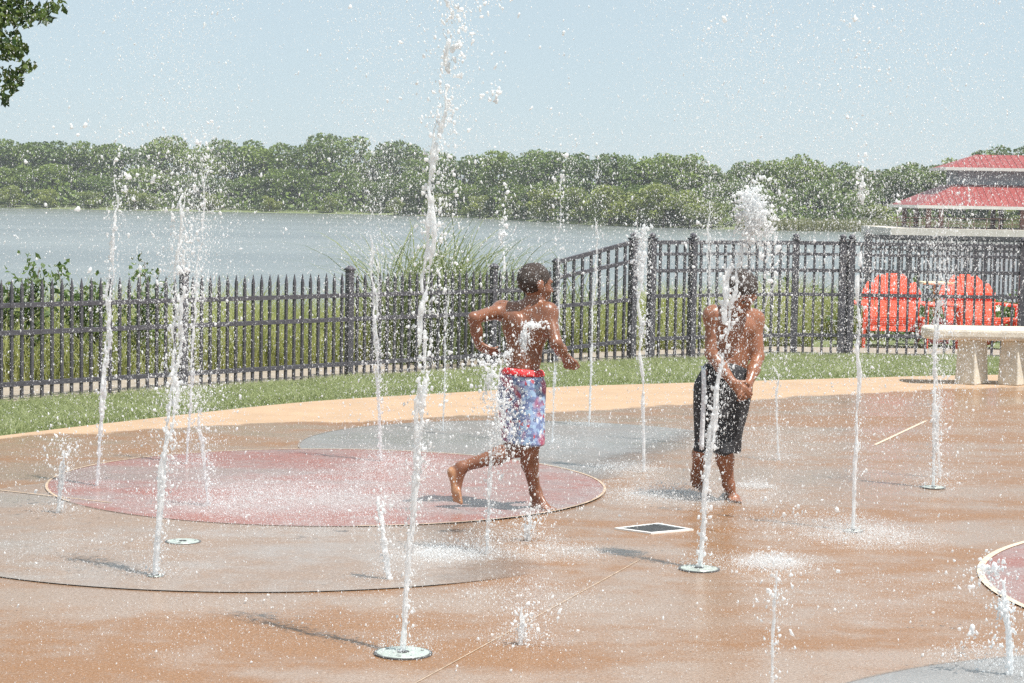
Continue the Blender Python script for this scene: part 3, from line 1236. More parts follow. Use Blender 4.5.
def reed_clump(px0, px1, top, Y, label, n, seed):
    """arching strap-leaved reeds"""
    rng = np.random.default_rng(seed)
    c0, c1 = D(px0, top, Y), D(px1, top, Y)
    H = c0.z + .15
    root = empty('reed_clump', ((c0.x + c1.x) / 2, Y, -.15), label, 'reeds')
    Vs, Fs, rn = [], [], []
    segs = 9
    for i in range(n):
        x = rng.uniform(-.5, .5) * (c1.x - c0.x)
        y = rng.normal(0, .22)
        h = H * rng.uniform(.5, 1.0)
        ang = rng.normal(.15, .8)
        ln = h * rng.uniform(.2, 1.0)
        dx, dy = math.cos(ang) * ln * (1 if rng.random() < .7 else -1), math.sin(ang) * ln
        w = rng.uniform(.012, .024)
        yaw = rng.uniform(0, 3.14)
        b = len(Vs)
        for s in range(segs + 1):
            f = s / segs
            px_ = x + dx * f ** 2.4
            py_ = y + dy * f ** 2.4
            pz_ = h * (1.25 * f - .42 * f ** 4 * (ln / h + .2))
            ww = w * (1 - f) ** .6 * .5 + .001
            Vs += [(px_ - math.cos(yaw) * ww, py_ - math.sin(yaw) * ww, pz_), (px_ + math.cos(yaw) * ww, py_ + math.sin(yaw) * ww, pz_)]
        r_ = np.clip(rng.normal(.45, .25), 0, 1)
        for s in range(segs):
            Fs.append((b + 2 * s, b + 2 * s + 1, b + 2 * s + 3, b + 2 * s + 2))
            rn.append(r_)
    mesh_np('leaves', Vs, Fs, M_reed, root, smooth=False, attrs={'rnd': ('FACE', rn)})
    return root


reed_clump(378, 462, 216, 19.9, 'tall arching reed clump behind the fence beside the thick jet', 520, 3)
reed_clump(456, 512, 232, 20.6, 'reed clump behind the fence just left of the running bather', 240, 5)
reed_clump(545, 600, 240, 21.6, 'sparse reeds showing over the sloping fence panel', 46, 6)


def shrub(px, top, Y, wpx, label, n, seed):
    rng = np.random.default_rng(seed)
    c = D(px, top, Y)
    H = c.z + .1
    w = wpx / FPX * Y / 2
    root = empty('leafy_shrub', (c.x, Y, -.1), label, 'shrub', 'leafy shrubs behind the spear topped fence')
    st = MB()
    cen = []
    for k in range(7):
        bx_ = rng.normal(0, w * .25)
        tx = bx_ + rng.normal(0, w * .6)
        ty_ = rng.normal(0, w * .5)
        hz = H * rng.uniform(.65, 1.0)
        pts = [(bx_, 0, 0), (bx_ + (tx - bx_) * .3, ty_ * .3, hz * .45), (tx, ty_, hz)]
        st.tube(pts, [.011, .007, .003], 6)
        m = n // 7
        f = rng.uniform(.3, 1.03, m)
        q = np.stack([np.interp(f, [0, .45, 1], [p_[j] for p_ in pts]) for j in range(3)], 1)
        cen.append(q + rng.normal(0, .055, (m, 3)))
    P = np.concatenate(cen)
    V, F = leaf_cloud(P, .056, .66, .3, -.3)
    mesh_np('foliage', V, F, M_shrubleaf, root, smooth=False, attrs={'rnd': ('FACE', np.clip(rng.normal(.45, .25, len(P)), 0, 1))})
    st.build('stem', M_bark, root, smooth=True)


shrub(22, 265, 17.3, 56, 'broad leaved green shrub at the end of the spear topped fence by the frame edge', 1300, 1)
shrub(92, 262, 17.7, 42, 'leafy green shrub behind the fence beside the jet on the red circle edge', 900, 2)
shrub(150, 258, 18.1, 34, 'narrow leafy shrub behind the fence next to the twin jets', 560, 4)

# overhanging tree
ot = empty('shade_tree', (-6.6, 15.6, -.05), 'leafy tree with a dark bough hanging into the top corner against the sky', 'tree')
tm = MB()
tm.tube([(0, 0, 0), (.05, .02, 1.2), (-.05, .05, 2.6), (.05, 0, 4.2), (.1, 0, 5.6)], [.2, .16, .14, .1, .05], 12)
bough = []
ends = [(2.85, -1.2, 3.15), (2.6, -1.0, 3.6), (2.9, -1.4, 2.75), (1.4, .8, 4.4), (-1.6, .4, 4.2), (-.8, -1.6, 4.6), (.6, 1.6, 5.0), (2.0, -.4, 4.8), (.8, -1.0, 5.8), (2.75, -1.1, 2.35)]
LP = []
for i, e in enumerate(ends):
    s = (0, .02, 2.2 + .22 * (i % 6))
    mid = tuple(s[j] + (e[j] - s[j]) * .5 + (0, .05, .35)[j] for j in range(3))
    tm.tube([s, mid, e], [.05, .03, .008], 7)
tm.build('trunk', M_bark, ot, smooth=True)
rng = np.random.default_rng(4)
# bough foliage at its real distance in the corner, the rest of the crown out of frame
loc0 = Vector((-6.6, 15.6, -.05))
for (px_, py_, sx, sy_, m) in [(10, 12, 20, 14, 230), (38, 14, 14, 9, 90), (55, 6, 10, 4, 26), (8, 45, 12, 14, 110), (20, 50, 7, 6, 26), (12, 80, 10, 12, 60), (27, 67, 8, 5, 20), (4, 98, 5, 5, 12), (-30, 40, 30, 40, 500), (20, -30, 40, 22, 600), (-60, -40, 60, 50, 1400)]:
    for k in range(m):
        q = D(px_ + float(np.clip(rng.normal(0, sx * .6), -sx, sx)), py_ + float(np.clip(rng.normal(0, sy_ * .6), -sy_, sy_)), 14.4 + rng.normal(0, .35))
        LP.append(tuple(q - loc0))
for e in ends[3:9]:
    for k in range(420):
        LP.append((e[0] * .9 + rng.normal(0, .6), e[1] + rng.normal(0, .6), e[2] + rng.normal(0, .45) + .3))
LP = np.array(LP)
V, F = leaf_cloud(LP, .062, .62, .3, -.4)
mesh_np('crown', V, F, M_overleaf, ot, smooth=False, attrs={'rnd': ('FACE', np.clip(rng.normal(.42, .28, len(LP)), 0, 1))})


# ================================================================= PEOPLE
def V3(*a):
    return np.array(a, float)


def nrm(v):
    v = np.asarray(v, float)
    return v / np.linalg.norm(v)


def basis(fwd, up):
    """rows: side (left to right of the facing person), forward, up"""
    f = nrm(fwd)
    s = nrm(np.cross(f, up))
    u = np.cross(s, f)
    return np.stack([s, f, u])


def add_head(F, c, fwd, up, s=1.0):
    B = basis(fwd, up)
    sd, f, u = B

    def P(x, y, z):
        return c + (sd * x + f * y + u * z) * s
    F.ell(P(0, -.012, .018), V3(.073, .090, .082) * s, B, .01)
    F.ell(P(0, .028, -.036), V3(.056, .058, .070) * s, B, .03)
    F.ell(P(0, .058, -.088), V3(.026, .022, .020) * s, B, .025)          # chin
    for q in (-1, 1):
        F.ell(P(q * .040, .052, -.032), V3(.022, .020, .020) * s, B, .02)   # cheek
        F.ell(P(q * .076, -.012, -.012), V3(.009, .020, .030) * s, B, .008)  # ear
        F.cone(P(q * .012, .084, .016), P(q * .046, .068, .016), .009 * s, .007 * s, .012)   # brow
        F.ell(P(q * .030, .086, -.004), V3(.015, .010, .009) * s, B, .012, sub=True)         # eye socket
    F.cone(P(0, .084, -.002), P(0, .100, -.032), .008 * s, .012 * s, .010)  # nose
    for q in (-1, 1):
        F.ell(P(q * .011, .092, -.036), V3(.009, .009, .007) * s, B, .006)
    F.cone(P(-.018, .080, -.058), P(.018, .080, -.058), .0075 * s, .0075 * s, .006)
    F.cone(P(-.015, .079, -.070), P(.015, .079, -.070), .008 * s, .008 * s, .005)
    eyes = [P(q * .030, .0735, -.004) for q in (-1, 1)]
    lips = P(0, .084, -.064)
    return B, eyes, lips


def add_hand(F, w, d, n, s, curl, thumb):
    """w wrist, d direction of the palm, n palm normal (the way fingers curl), thumb = +1/-1 side"""
    d = nrm(d)
    n = nrm(n - d * np.dot(n, d))
    t = np.cross(d, n) * thumb
    PL = .072 * s
    for i, off in enumerate((.026, .009, -.009, -.025)):
        k = w + d * PL * (1 - .06 * abs(i - 1)) + t * off * s
        F.cone(w + t * off * .55 * s, k, .0125 * s, .0105 * s, .012)
        ln = (.058, .066, .061, .046)[i] * s
        q, dd = k, d
        for j, fr in enumerate((.45, .32, .23)):
            a = curl * (1.0, 1.0, .7)[j] + .07 * i
            dd = nrm(dd * math.cos(a) + n * math.sin(a))
            n2 = np.cross(np.cross(dd, n), dd)
            q2 = q + dd * ln * fr
            F.cone(q, q2, (.0085 - .0008 * j) * s, (.0078 - .0008 * j) * s, .003)
            q = q2
            n = nrm(n2) if np.linalg.norm(n2) > 1e-6 else n
        n = nrm(np.cross(t * thumb, d)) * (1 if np.dot(np.cross(t * thumb, d), n) > 0 else -1)
    q = w + d * .018 * s + t * .022 * s
    dd = nrm(d * .7 + t * .75 + n * .25)
    q2 = q + dd * .036 * s
    F.cone(q, q2, .0125 * s, .0095 * s, .010)
    q3 = q2 + nrm(d * .9 + t * .25 + n * .3) * .030 * s
    F.cone(q2, q3, .0090 * s, .0075 * s, .004)


def add_foot(F, ankle, heel, toe, upv, s, side):
    """heel and toe are points in the sole plane; side +1 when the big toe lies to the right of heel->toe"""
    d = nrm(toe - heel)
    u = nrm(upv - d * np.dot(upv, d))
    r = np.cross(d, u)
    L = np.linalg.norm(toe - heel)
    F.ell(heel + d * .022 * s + u * .024 * s, V3(.026, .028, .026) * s, np.stack([r, d, u]), .012)
    F.cone(ankle, heel + d * .045 * s + u * .034 * s, .028 * s, .028 * s, .02)
    ball = heel + d * L * .70 + u * .018 * s
    F.cone(ankle + d * .010 * s, ball + u * .008 * s, .026 * s, .017 * s, .03)
    F.cone(heel + d * .03 * s + u * .018 * s, ball - r * side * .012 * s, .019 * s, .019 * s, .02)
    F.ell(ball, V3(.036, .030, .017) * s, np.stack([r, d, u]), .015)
    for i in range(5):
        off = (.026, .011, -.002, -.015, -.027)[i] * side * s
        b = ball + r * off + d * .012 * s - u * .004 * s
        ln = L * (.24, .22, .19, .16, .13)[i]
        F.cone(b, b + d * ln - u * .004 * s, (.0115 if i == 0 else .0085) * s, (.0100 if i == 0 else .0070) * s, .005)


def skin_attrs(Vw, sole_test, lips):
    sole = np.zeros(len(Vw))
    for heel, toe, upv, off in sole_test:
        d = nrm(toe - heel)
        u = nrm(upv - d * np.dot(upv, d))
        q = Vw - heel
        along = q @ d
        hgt = q @ u
        lat = np.linalg.norm(q - np.outer(along, d) - np.outer(hgt, u), axis=1)
        m = (along > -.05) & (along < .24) & (lat < .07)
        sole = np.maximum(sole, np.where(m, np.clip((off - hgt) / .012, 0, 1), 0))
    lip = np.zeros(len(Vw))
    for c, r in lips:
        lip = np.maximum(lip, np.clip((r - np.linalg.norm((Vw - c) * V3(1, 1, 1.6), axis=1)) / .006, 0, 1))
    return {'sole': ('POINT', sole), 'lip': ('POINT', lip)}


def wrinkle(Vw, amp, seed, fx=1.0):
    rng = np.random.default_rng(seed)
    out = np.zeros(len(Vw))
    for i in range(7):
        k = rng.normal(size=3) * V3(28, 28, 9) * fx
        out += np.sin(Vw @ k + rng.uniform(0, 6.28)) / 7
    return out * amp * 2


def push(V, Q, amt):
    n = np.zeros_like(V)
    a = V[Q[:, 1]] - V[Q[:, 0]]
    b = V[Q[:, 3]] - V[Q[:, 0]]
    c = np.cross(a, b)
    for i in range(4):
        np.add.at(n, Q[:, i], c)
    n /= np.maximum(np.linalg.norm(n, axis=1, keepdims=True), 1e-9)
    return V + n * amt[:, None]


def cut_plane(F, p, n):
    """keep the side n points to"""
    n = nrm(n)
    ax = [F.lo[i] + F.h * np.arange(F.n[i]) for i in range(3)]
    d = (ax[0][:, None, None] - p[0]) * n[0] + (ax[1][None, :, None] - p[1]) * n[1] + (ax[2][None, None, :] - p[2]) * n[2]
    F.F = np.maximum(F.F, -d.astype(np.float32))


def obj_from(F, name, mat, root, base, attrs=None, push_amt=None):
    V, Q = F.mesh()
    if push_amt:
        V = push(V, Q, wrinkle(V, *push_amt))
    at = attrs(V) if attrs else None
    return mesh_np(name, V - base, Q, mat, root, attrs=at)


# ---- running bather (seen from behind, running to the right)
gA = G(540, 509)
YA = gA.y
baseA = V3(G(528, 511).x, YA, 0)
pa = empty('person', tuple(baseA), 'person running barefoot across the red circle in patterned blue swim shorts with red waistband', 'person')


def A(px, py, dy=0.0):
    return np.array(D(px, py, YA + dy))


lo, hi = A(438, 520, 0) - V3(.03, .45, .03), A(585, 252, 0) + V3(.03, .45, .03)
lo[2] = -.03
FA = Field(lo, hi, .0045)
tors = basis(V3(.55, .83, 0), V3(.03, 0, 1))
FA.ell(A(526, 331, .0), V3(.122, .082, .125), tors, .03)
FA.ell(A(523.5, 357, .0), V3(.098, .074, .105), tors, .04)
FA.ell(A(522, 381, .0), V3(.108, .088, .085), tors, .04)
SL, SR = A(502, 310.5, .07), A(548, 312.5, -.06)
FA.cone(SL, SR, .040, .040, .035)
FA.ell(A(512, 323, .0), V3(.05, .05, .06), tors, .04)
FA.ell(A(541, 326, -.055), V3(.05, .045, .065), tors, .04)
FA.cone(A(530, 315, .0), A(534, 297, .0), .046, .040, .03)
FA.cone(A(531, 305, .0), SL, .030, .036, .03)
FA.cone(A(531, 305, .0), SR, .030, .036, .03)
# spine furrow and shoulder blades
FA.cone(A(529, 318, -.092), A(524, 362, -.088), .010, .010, .02, sub=True)
FA.ell(A(515, 322, -.055), V3(.035, .02, .045), tors, .03)
FA.ell(A(541, 326, -.095), V3(.033, .02, .045), tors, .03)
# arms
EL, WL = A(474, 318, -.085), A(479, 345, -.03)
FA.cone(SL, EL, .040, .030, .03)
FA.ell(SL, V3(.043, .043, .043), None, .03)
FA.cone(EL, EL * .5 + WL * .5, .029, .029, .015)
FA.cone(EL * .55 + WL * .45, WL, .029, .020, .015)
add_hand(FA, WL, A(494, 353, -.02) - WL, V3(.15, .6, .8), .92, .22, -1)
ER, WR = A(556, 343, -.15), A(566, 357.5, -.04)
FA.cone(SR, ER, .041, .030, .03)
FA.ell(SR, V3(.043, .043, .043), None, .03)
FA.cone(ER, ER * .5 + WR * .5, .029, .030, .015)
FA.cone(ER * .55 + WR * .45, WR, .030, .020, .015)
add_hand(FA, WR, A(571, 369, .0) - WR, V3(.3, .9, -.1), .90, .35, 1)
# legs
HL, HR = A(514, 389, .045), A(532, 389, -.045)
KR, AR = A(530, 446, -.10), A(535, 491, .01)
FA.cone(HR, KR, .068, .046, .03)
FA.cone(KR, KR * .62 + AR * .38 + V3(-.012, -.006, 0), .045, .044, .02)
FA.cone(KR * .66 + AR * .34 + V3(-.010, -.006, 0), AR, .043, .026, .02)
heelR, toeR = np.array(G(531.5, 508)), np.array(G(552, 511.5))
add_foot(FA, AR, heelR, toeR, V3(0, 0, 1), .88, -1)
KL, AL = A(518, 447, -.02), A(461, 467, -.05)
FA.cone(HL, KL, .068, .048, .03)
FA.cone(KL, KL * .62 + AL * .38 + V3(0, 0, -.008), .047, .044, .02)
FA.cone(KL * .66 + AL * .34 + V3(0, 0, -.008), AL, .043, .026, .02)
heelL, toeL = A(448.5, 468, -.07), A(457, 504, -.10)
upL = V3(.60, .72, .20)
add_foot(FA, AL, heelL, toeL, upL, .88, 1)
hc = A(535.5, 283, .0)
hfwd, hup = V3(.86, .50, -.10), V3(.08, .02, 1)
HB, eyesA, lipsA = add_head(FA, hc, hfwd, hup, .98)
bodyA = obj_from(FA, 'body', M_skin_a, pa, baseA, lambda V: skin_attrs(V, [(heelL, toeL, upL, .018), (heelR, toeR, V3(0, 0, 1), .008)], [(lipsA, .02)]))
for e in eyesA:
    mb = MB()
    b = e - baseA
    mb.tube([(b[0], b[1], b[2] - .011), (b[0], b[1], b[2] - .008), (b[0], b[1], b[2]), (b[0], b[1], b[2] + .008), (b[0], b[1], b[2] + .011)], [.002, .008, .0115, .008, .002], 10)
    mb.build('eye', M_eye, pa, smooth=True)


def hair_obj(c, B, s, root, base, seed, cutz, thick=.0025):
    Fh = Field(c - .13, c + .13, .0045)
    sd, f, u = B
    Fh.ell(c + (f * -.014 + u * .020) * s, V3(.073 + thick, .090 + thick, .082 + thick) * s, B, .01)
    cut_plane(Fh, c + (f * .060 + u * .035) * s, nrm(-f * .75 + u * .65))
    cut_plane(Fh, c + u * cutz * s + f * 0, nrm(u * .9 - f * .42))
    obj_from(Fh, 'hair', M_hair, root, base, None, (.002, seed, 4.0))


hair_obj(hc, HB, .98, pa, baseA, 1, -.042)
# swim shorts
Fs = Field(A(480, 465, 0) - V3(.02, .25, 0), A(560, 366, 0) + V3(.02, .25, 0), .0045)
Fs.ell(A(522, 381, .0), V3(.120, .099, .095), tors, .03)
hemL, hemR = HL + (KL - HL) * .92, HR + (KR - HR) * .90
Fs.cone(HL, hemL + (KL - HL) * .3, .078, .078, .03)
Fs.cone(HR, hemR + (KR - HR) * .3, .076, .074, .03)
cut_plane(Fs, A(522, 371, 0), V3(-.05, 0, -1))
cut_plane(Fs, A(522, 441.5, 0), V3(.02, 0, 1))
sh = obj_from(Fs, 'swim_shorts', M_shorts, pa, baseA, None, (.009, 5))
Fw = Field(A(485, 392, 0) - V3(.02, .22, 0), A(560, 360, 0) + V3(.02, .22, 0), .0045)
Fw.ell(A(522.5, 379, .0), V3(.124, .102, .105), tors, .02)
cut_plane(Fw, A(522, 368.5, 0), V3(-.05, 0, -1))
cut_plane(Fw, A(522, 374.3, 0), V3(.05, 0, 1))
obj_from(Fw, 'waistband', M_redcloth, sh, baseA, None, (.003, 9))

# ---- bowed bather, hands joined in front
gB = G(734, 500)
YB = gB.y
baseB = V3(G(716, 498).x, YB, 0)
pb = empty('person', tuple(baseB), 'shirtless person with bowed head and joined hands in long black shorts with white side stripe', 'person')


def Bp(px, py, dy=0.0):
    return np.array(D(px, py, YB + dy))


lo, hi = Bp(678, 510, 0) - V3(.03, .42, .03), Bp(775, 258, 0) + V3(.03, .42, .03)
lo[2] = -.03
FB = Field(lo, hi, .0045)
tb_ = basis(V3(.42, -.90, .0), V3(.10, -.04, 1))
FB.ell(Bp(734, 331, .0), V3(.128, .088, .135), tb_, .03)
FB.ell(Bp(729, 358, .0), V3(.112, .084, .11), tb_, .04)
FB.ell(Bp(725, 377, .0), V3(.122, .094, .09), tb_, .04)
S1, S2 = Bp(713.5, 316, -.06), Bp(754, 320, .06)
FB.cone(S1, S2, .044, .044, .04)
FB.cone(Bp(737, 316, .0), Bp(740, 298, -.05), .050, .044, .03)
FB.cone(Bp(736, 308, .0), S1, .034, .040, .04)
FB.cone(Bp(738, 308, .0), S2, .034, .040, .04)
FB.ell(Bp(729, 326, -.095), V3(.05, .022, .038), tb_, .03)     # pectorals
FB.ell(Bp(748, 328, -.045), V3(.045, .022, .036), tb_, .03)
FB.ell(Bp(731, 357, -.088), V3(.008, .01, .008), tb_, .012, sub=True)   # navel
E1, W1 = Bp(711, 353, -.10), Bp(733, 383, -.185)
E2, W2 = Bp(758, 357, .0), Bp(748.5, 384, -.14)
FB.ell(S1, V3(.048, .048, .05), None, .03)
FB.cone(S1, E1, .044, .033, .03)
FB.cone(E1, E1 * .5 + W1 * .5, .032, .033, .015)
FB.cone(E1 * .55 + W1 * .45, W1, .033, .022, .015)
add_hand(FB, W1, Bp(746, 395, -.20) - W1, V3(.3, .8, -.3), .95, .28, 1)
FB.ell(S2, V3(.047, .047, .05), None, .03)
FB.cone(S2, E2, .043, .033, .03)
FB.cone(E2, E2 * .5 + W2 * .5, .032, .033, .015)
FB.cone(E2 * .55 + W2 * .45, W2, .033, .022, .015)
add_hand(FB, W2, Bp(743.5, 400, -.235) - W2, V3(-.5, .7, -.2), .95, .3, -1)
H1, H2 = Bp(712, 388, .0), Bp(735, 389, .0)
K1, A1 = Bp(707, 441, -.05), Bp(696.5, 474, .10)
K2, A2 = Bp(723, 443, -.08), Bp(728.5, 484, .0)
FB.cone(H1, K1, .075, .050, .03)
FB.cone(H2, K2, .075, .050, .03)
FB.cone(K1, K1 * .6 + A1 * .4 + V3(-.008, .008, 0), .048, .047, .02)
FB.cone(K1 * .62 + A1 * .38 + V3(-.008, .008, 0), A1, .046, .028, .02)
FB.cone(K2, K2 * .6 + A2 * .4 + V3(0, .010, 0), .048, .047, .02)
FB.cone(K2 * .62 + A2 * .38 + V3(0, .010, 0), A2, .046, .028, .02)
h2, t2 = np.array(G(728.5, 493)), np.array(G(736.5, 503.5))
add_foot(FB, A2, h2, t2, V3(0, 0, 1), .92, -1)
h1 = Bp(690, 483, .10)
t1_ = np.array(G(704.5, 494.5))
up1 = V3(.25, -.3, .8)
add_foot(FB, A1, h1, t1_, up1, .92, 1)
hcB = Bp(741.5, 290.5, -.105)
HBB, eyesB, lipsB = add_head(FB, hcB, V3(.46, -.58, -.72), V3(.36, -.62, .64), 1.0)
obj_from(FB, 'body', M_skin_b, pb, baseB, lambda V: skin_attrs(V, [(h1, t1_, up1, .010), (h2, t2, V3(0, 0, 1), .006)], [(lipsB, .02)]))
for e in eyesB:
    mb = MB()
    b = e - baseB
    mb.tube([(b[0], b[1], b[2] - .011), (b[0], b[1], b[2] - .008), (b[0], b[1], b[2]), (b[0], b[1], b[2] + .008), (b[0], b[1], b[2] + .011)], [.002, .008, .0115, .008, .002], 10)
    mb.build('eye', M_eye, pb, smooth=True)
hair_obj(hcB, HBB, 1.0, pb, baseB, 3, -.045, .007)
Fs = Field(Bp(680, 458, 0) - V3(.03, .3, 0), Bp(765, 352, 0) + V3(.03, .3, 0), .0045)
Fs.ell(Bp(726, 374, .0), V3(.128, .104, .10), tb_, .03)
Fs.cone(H1 + V3(.002, 0, 0), Bp(707, 470, -.05), .094, .070, .05)
Fs.cone(Bp(723, 392, -.03), Bp(715, 470, -.05), .092, .080, .05)
Fs.cone(H2 + V3(.004, 0, 0), Bp(723, 470, -.08), .092, .066, .05)
cut_plane(Fs, Bp(726, 363, 0), V3(.06, 0, -1))
cut_plane(Fs, Bp(716, 450.5, 0), V3(0, 0, 1))
shB = obj_from(Fs, 'long_shorts', M_blackcloth, pb, baseB, None, (.011, 8))
# white side stripe lying on the cloth
rows = []
for i in range(24):
    f = i / 23
    px_ = 703.5 + (702.5 - 703.5) * f + .8 * math.sin(f * 5)
    py_ = 366 + (449.5 - 366) * f
    rows.append((px_, py_))


def field_at(F, P):
    q = (np.asarray(P) - F.lo) / F.h
    i = np.clip(np.round(q).astype(int), 0, F.n - 1)
    return F.F[tuple(i)]


Vs = []
for px_, py_ in rows:
    for o_ in (-2.2, 2.2):
        dy = -.28
        while dy < .1 and field_at(Fs, Bp(px_ + o_, py_, dy)) > .010:
            dy += .003
        Vs.append(Bp(px_ + o_, py_, dy - .006) - baseB)
Fq = [(2 * i, 2 * i + 2, 2 * i + 3, 2 * i + 1) for i in range(len(rows) - 1)]
st = mesh_np('side_stripe', np.array(Vs), Fq, M_whitecloth, shB)
sm = st.modifiers.new('thick', 'SOLIDIFY')
sm.thickness = .004
sm.offset = 0

# ================================================================= WATER IN THE AIR
DROPS = []      # (x, y, z, r, stretch)


def wob(rng, n=4):
    ph = rng.uniform(0, 6.28, n)
    fr = rng.uniform(.6, 1.5, n) * np.array([4, 9, 19, 37])[:n]
    am = np.array([1, .55, .3, .16])[:n]
    return lambda z: float(np.sum(am * np.sin(fr * z + ph)))


def jet(base, top, r0, label, seed, solid=1.0, strands=1, wobble=.012, spray=500, spread=.10, head=None, foot=True, mat=None,
        path=None, taper=.8, lump=.6, gap=0.0):
    """a column of water from base (ground point) up to top, twisting and breaking up with height"""
    rng = np.random.default_rng(seed)
    b = np.array(G(*base))
    Y = b[1]
    pts = [b] + [np.array(D(q[0], q[1], Y)) for q in (path or [])] + [np.array(D(top[0], top[1], Y))]
    pts = np.array(pts)
    pz = pts[:, 2] - b[2]
    Lz = pz[-1]
    zz = np.linspace(0, Lz, 200)
    ker = np.hanning(15)
    ker /= ker.sum()
    xx = np.interp(zz, pz, pts[:, 0])
    xx = np.convolve(np.pad(xx, 7, mode='reflect', reflect_type='odd'), ker, 'valid')
    h = max(.0038, min(.0055, Y * .00046))
    balls = []
    for sidx in range(strands):
        wx, wy, wr, wg = wob(rng), wob(rng), wob(rng), wob(rng)
        th, tw = rng.uniform(0, 6.28), rng.uniform(1.5, 4)
        off = r0 * (.6 if strands > 1 else 0)
        z = 0.0
        top_s = 1.0 if sidx == 0 else rng.uniform(.8, 1.0)
        r_s = r0 * (1.0 if strands == 1 else rng.uniform(.5, .78))
        while z < Lz * top_s:
            f = z / Lz
            amp = wobble * min(1, z * 1.4) * (.4 + 1.2 * f)
            rr_ = r_s * (1 - (1 - taper) * f) * (1 + lump * min(1, z * 1.2 + .1) * .55 * wr(z * 4.2))
            x = float(np.interp(z, zz, xx)) + amp * wx(z * 1.6) + off * math.cos(th + tw * z) * (.6 + f)
            y = Y + amp * wy(z * 1.6) + off * math.sin(th + tw * z) * (.6 + f)
            g_ = wg(z * 1.6) * .5 + .5 - gap
            brk = f > solid and g_ < (f - solid) / max(1e-3, 1 - solid) * 1.35 - .25
            if rr_ > h * .5 and not brk:
                balls.append((x, y, b[2] + z, max(rr_, h * .8)))
            if rng.random() < .10 + .45 * f and (not brk or rng.random() < .35):
                q = rng.normal(0, 1, 3) * np.array([1, 1, 1.8]) * (r0 * (.7 + .9 * f) + .004)
                balls.append((x + q[0], y + q[1], b[2] + z + q[2], max(h * .72, r0 * rng.uniform(.2, .6))))
            z += max(.004, rr_ * .7)
    for (cx_, cy_, rx_, rz_, m, rb) in (head or []):
        c = np.array(D(cx_, cy_, Y))
        for k in range(int(m * .8)):
            q = rng.normal(0, .5, 3) * np.array([rx_, rx_ * .8, rz_])
            balls.append((c[0] + q[0], c[1] + q[1], c[2] + q[2], max(h * .68, rb * .40 * rng.lognormal(-.3, .55))))
        for k in range(int(m * .62)):                     # thrown ligaments breaking into beads
            q = c + rng.normal(0, .45, 3) * np.array([rx_, rx_ * .8, rz_])
            v = rng.normal(0, 1, 3) * np.array([rx_, rx_, rz_ * .7]) * 5
            r_ = rb * rng.uniform(.25, .52)
            for i_ in range(rng.integers(5, 14)):
                tt_ = i_ * .022
                w_ = q + v * tt_ + V3(0, 0, -2.2) * tt_ * tt_
                if rng.random() < .85:
                    balls.append((w_[0], w_[1], w_[2], max(h * .66, r_ * (1 - i_ * .05) * rng.uniform(.7, 1.2))))
        dm = int(m * 9)
        P = c + rng.normal(0, 1, (dm, 3)) * np.array([rx_, rx_, rz_]) * 1.25
        DROPS.append(np.column_stack([P, np.clip(rng.lognormal(math.log(.0019), .55, dm), .0009, .006), rng.uniform(.9, 1.6, dm)]))
    A_ = np.array(balls)
    mrg = A_[:, 3].max() + 4 * h
    lo = A_[:, :3].min(0) - mrg
    hi = A_[:, :3].max(0) + mrg
    lo[2] = max(lo[2], -.02)
    F = Field(lo, hi, h)
    for x, y, z, r in balls:
        c = V3(x, y, z)
        F.cone(c - V3(0, 0, r * .6), c + V3(0, 0, r * .6), r, r * .85, r * .35)
    V, Q = F.mesh()
    V = push(V, Q, wrinkle(V, min(r0 * .22, h * .7), seed, 6.0))
    o = mesh_np('water_jet', V - b, Q, mat or M_jet)
    o.location = b
    tag(o, label, 'water jet', 'fountain jets of the splash pad')
    m = int(spray * 2.4)
    f = rng.beta(1.5, 1.1, m) * 1.08
    sg = spread * (.08 + f * .92)
    lat = rng.normal(0, 1, (m, 2)) * (sg * rng.choice([.35, 1.0, 1.6], m, p=[.45, .4, .15]))[:, None]
    P = np.zeros((m, 3))
    P[:, 0] = np.interp(f * Lz, zz, xx) + lat[:, 0] + spread * .25 * f
    P[:, 1] = Y + lat[:, 1]
    P[:, 2] = f * Lz - np.abs(rng.normal(0, .10, m)) * Lz * .5
    rad = np.clip(rng.lognormal(math.log(.00125), .55, m), .0006, .0055)
    DROPS.append(np.column_stack([P, rad, rng.uniform(1.0, 2.6, m)]))
    if foot:
        splash(base, .16, 200, seed + 100, .05)
    return o


def splash(px, rad, m, seed, hgt, big=1.0):
    """fine drops bouncing off the wet concrete"""
    rng = np.random.default_rng(seed)
    m = int(m * 7)
    b = np.array(G(*px))
    ang = rng.uniform(0, 6.28, m)
    rr_ = rad * np.sqrt(rng.uniform(0, 1, m)) * rng.uniform(.5, 1.3, m)
    P = np.column_stack([b[0] + rr_ * np.cos(ang), b[1] + rr_ * np.sin(ang), rng.exponential(hgt, m) * np.clip(1.25 - rr_ / rad, .1, 1) + .004])
    r = np.clip(rng.lognormal(math.log(.00085 * big), .5, m), .0005, .004)
    DROPS.append(np.column_stack([P, r, rng.uniform(.9, 1.8, m)]))


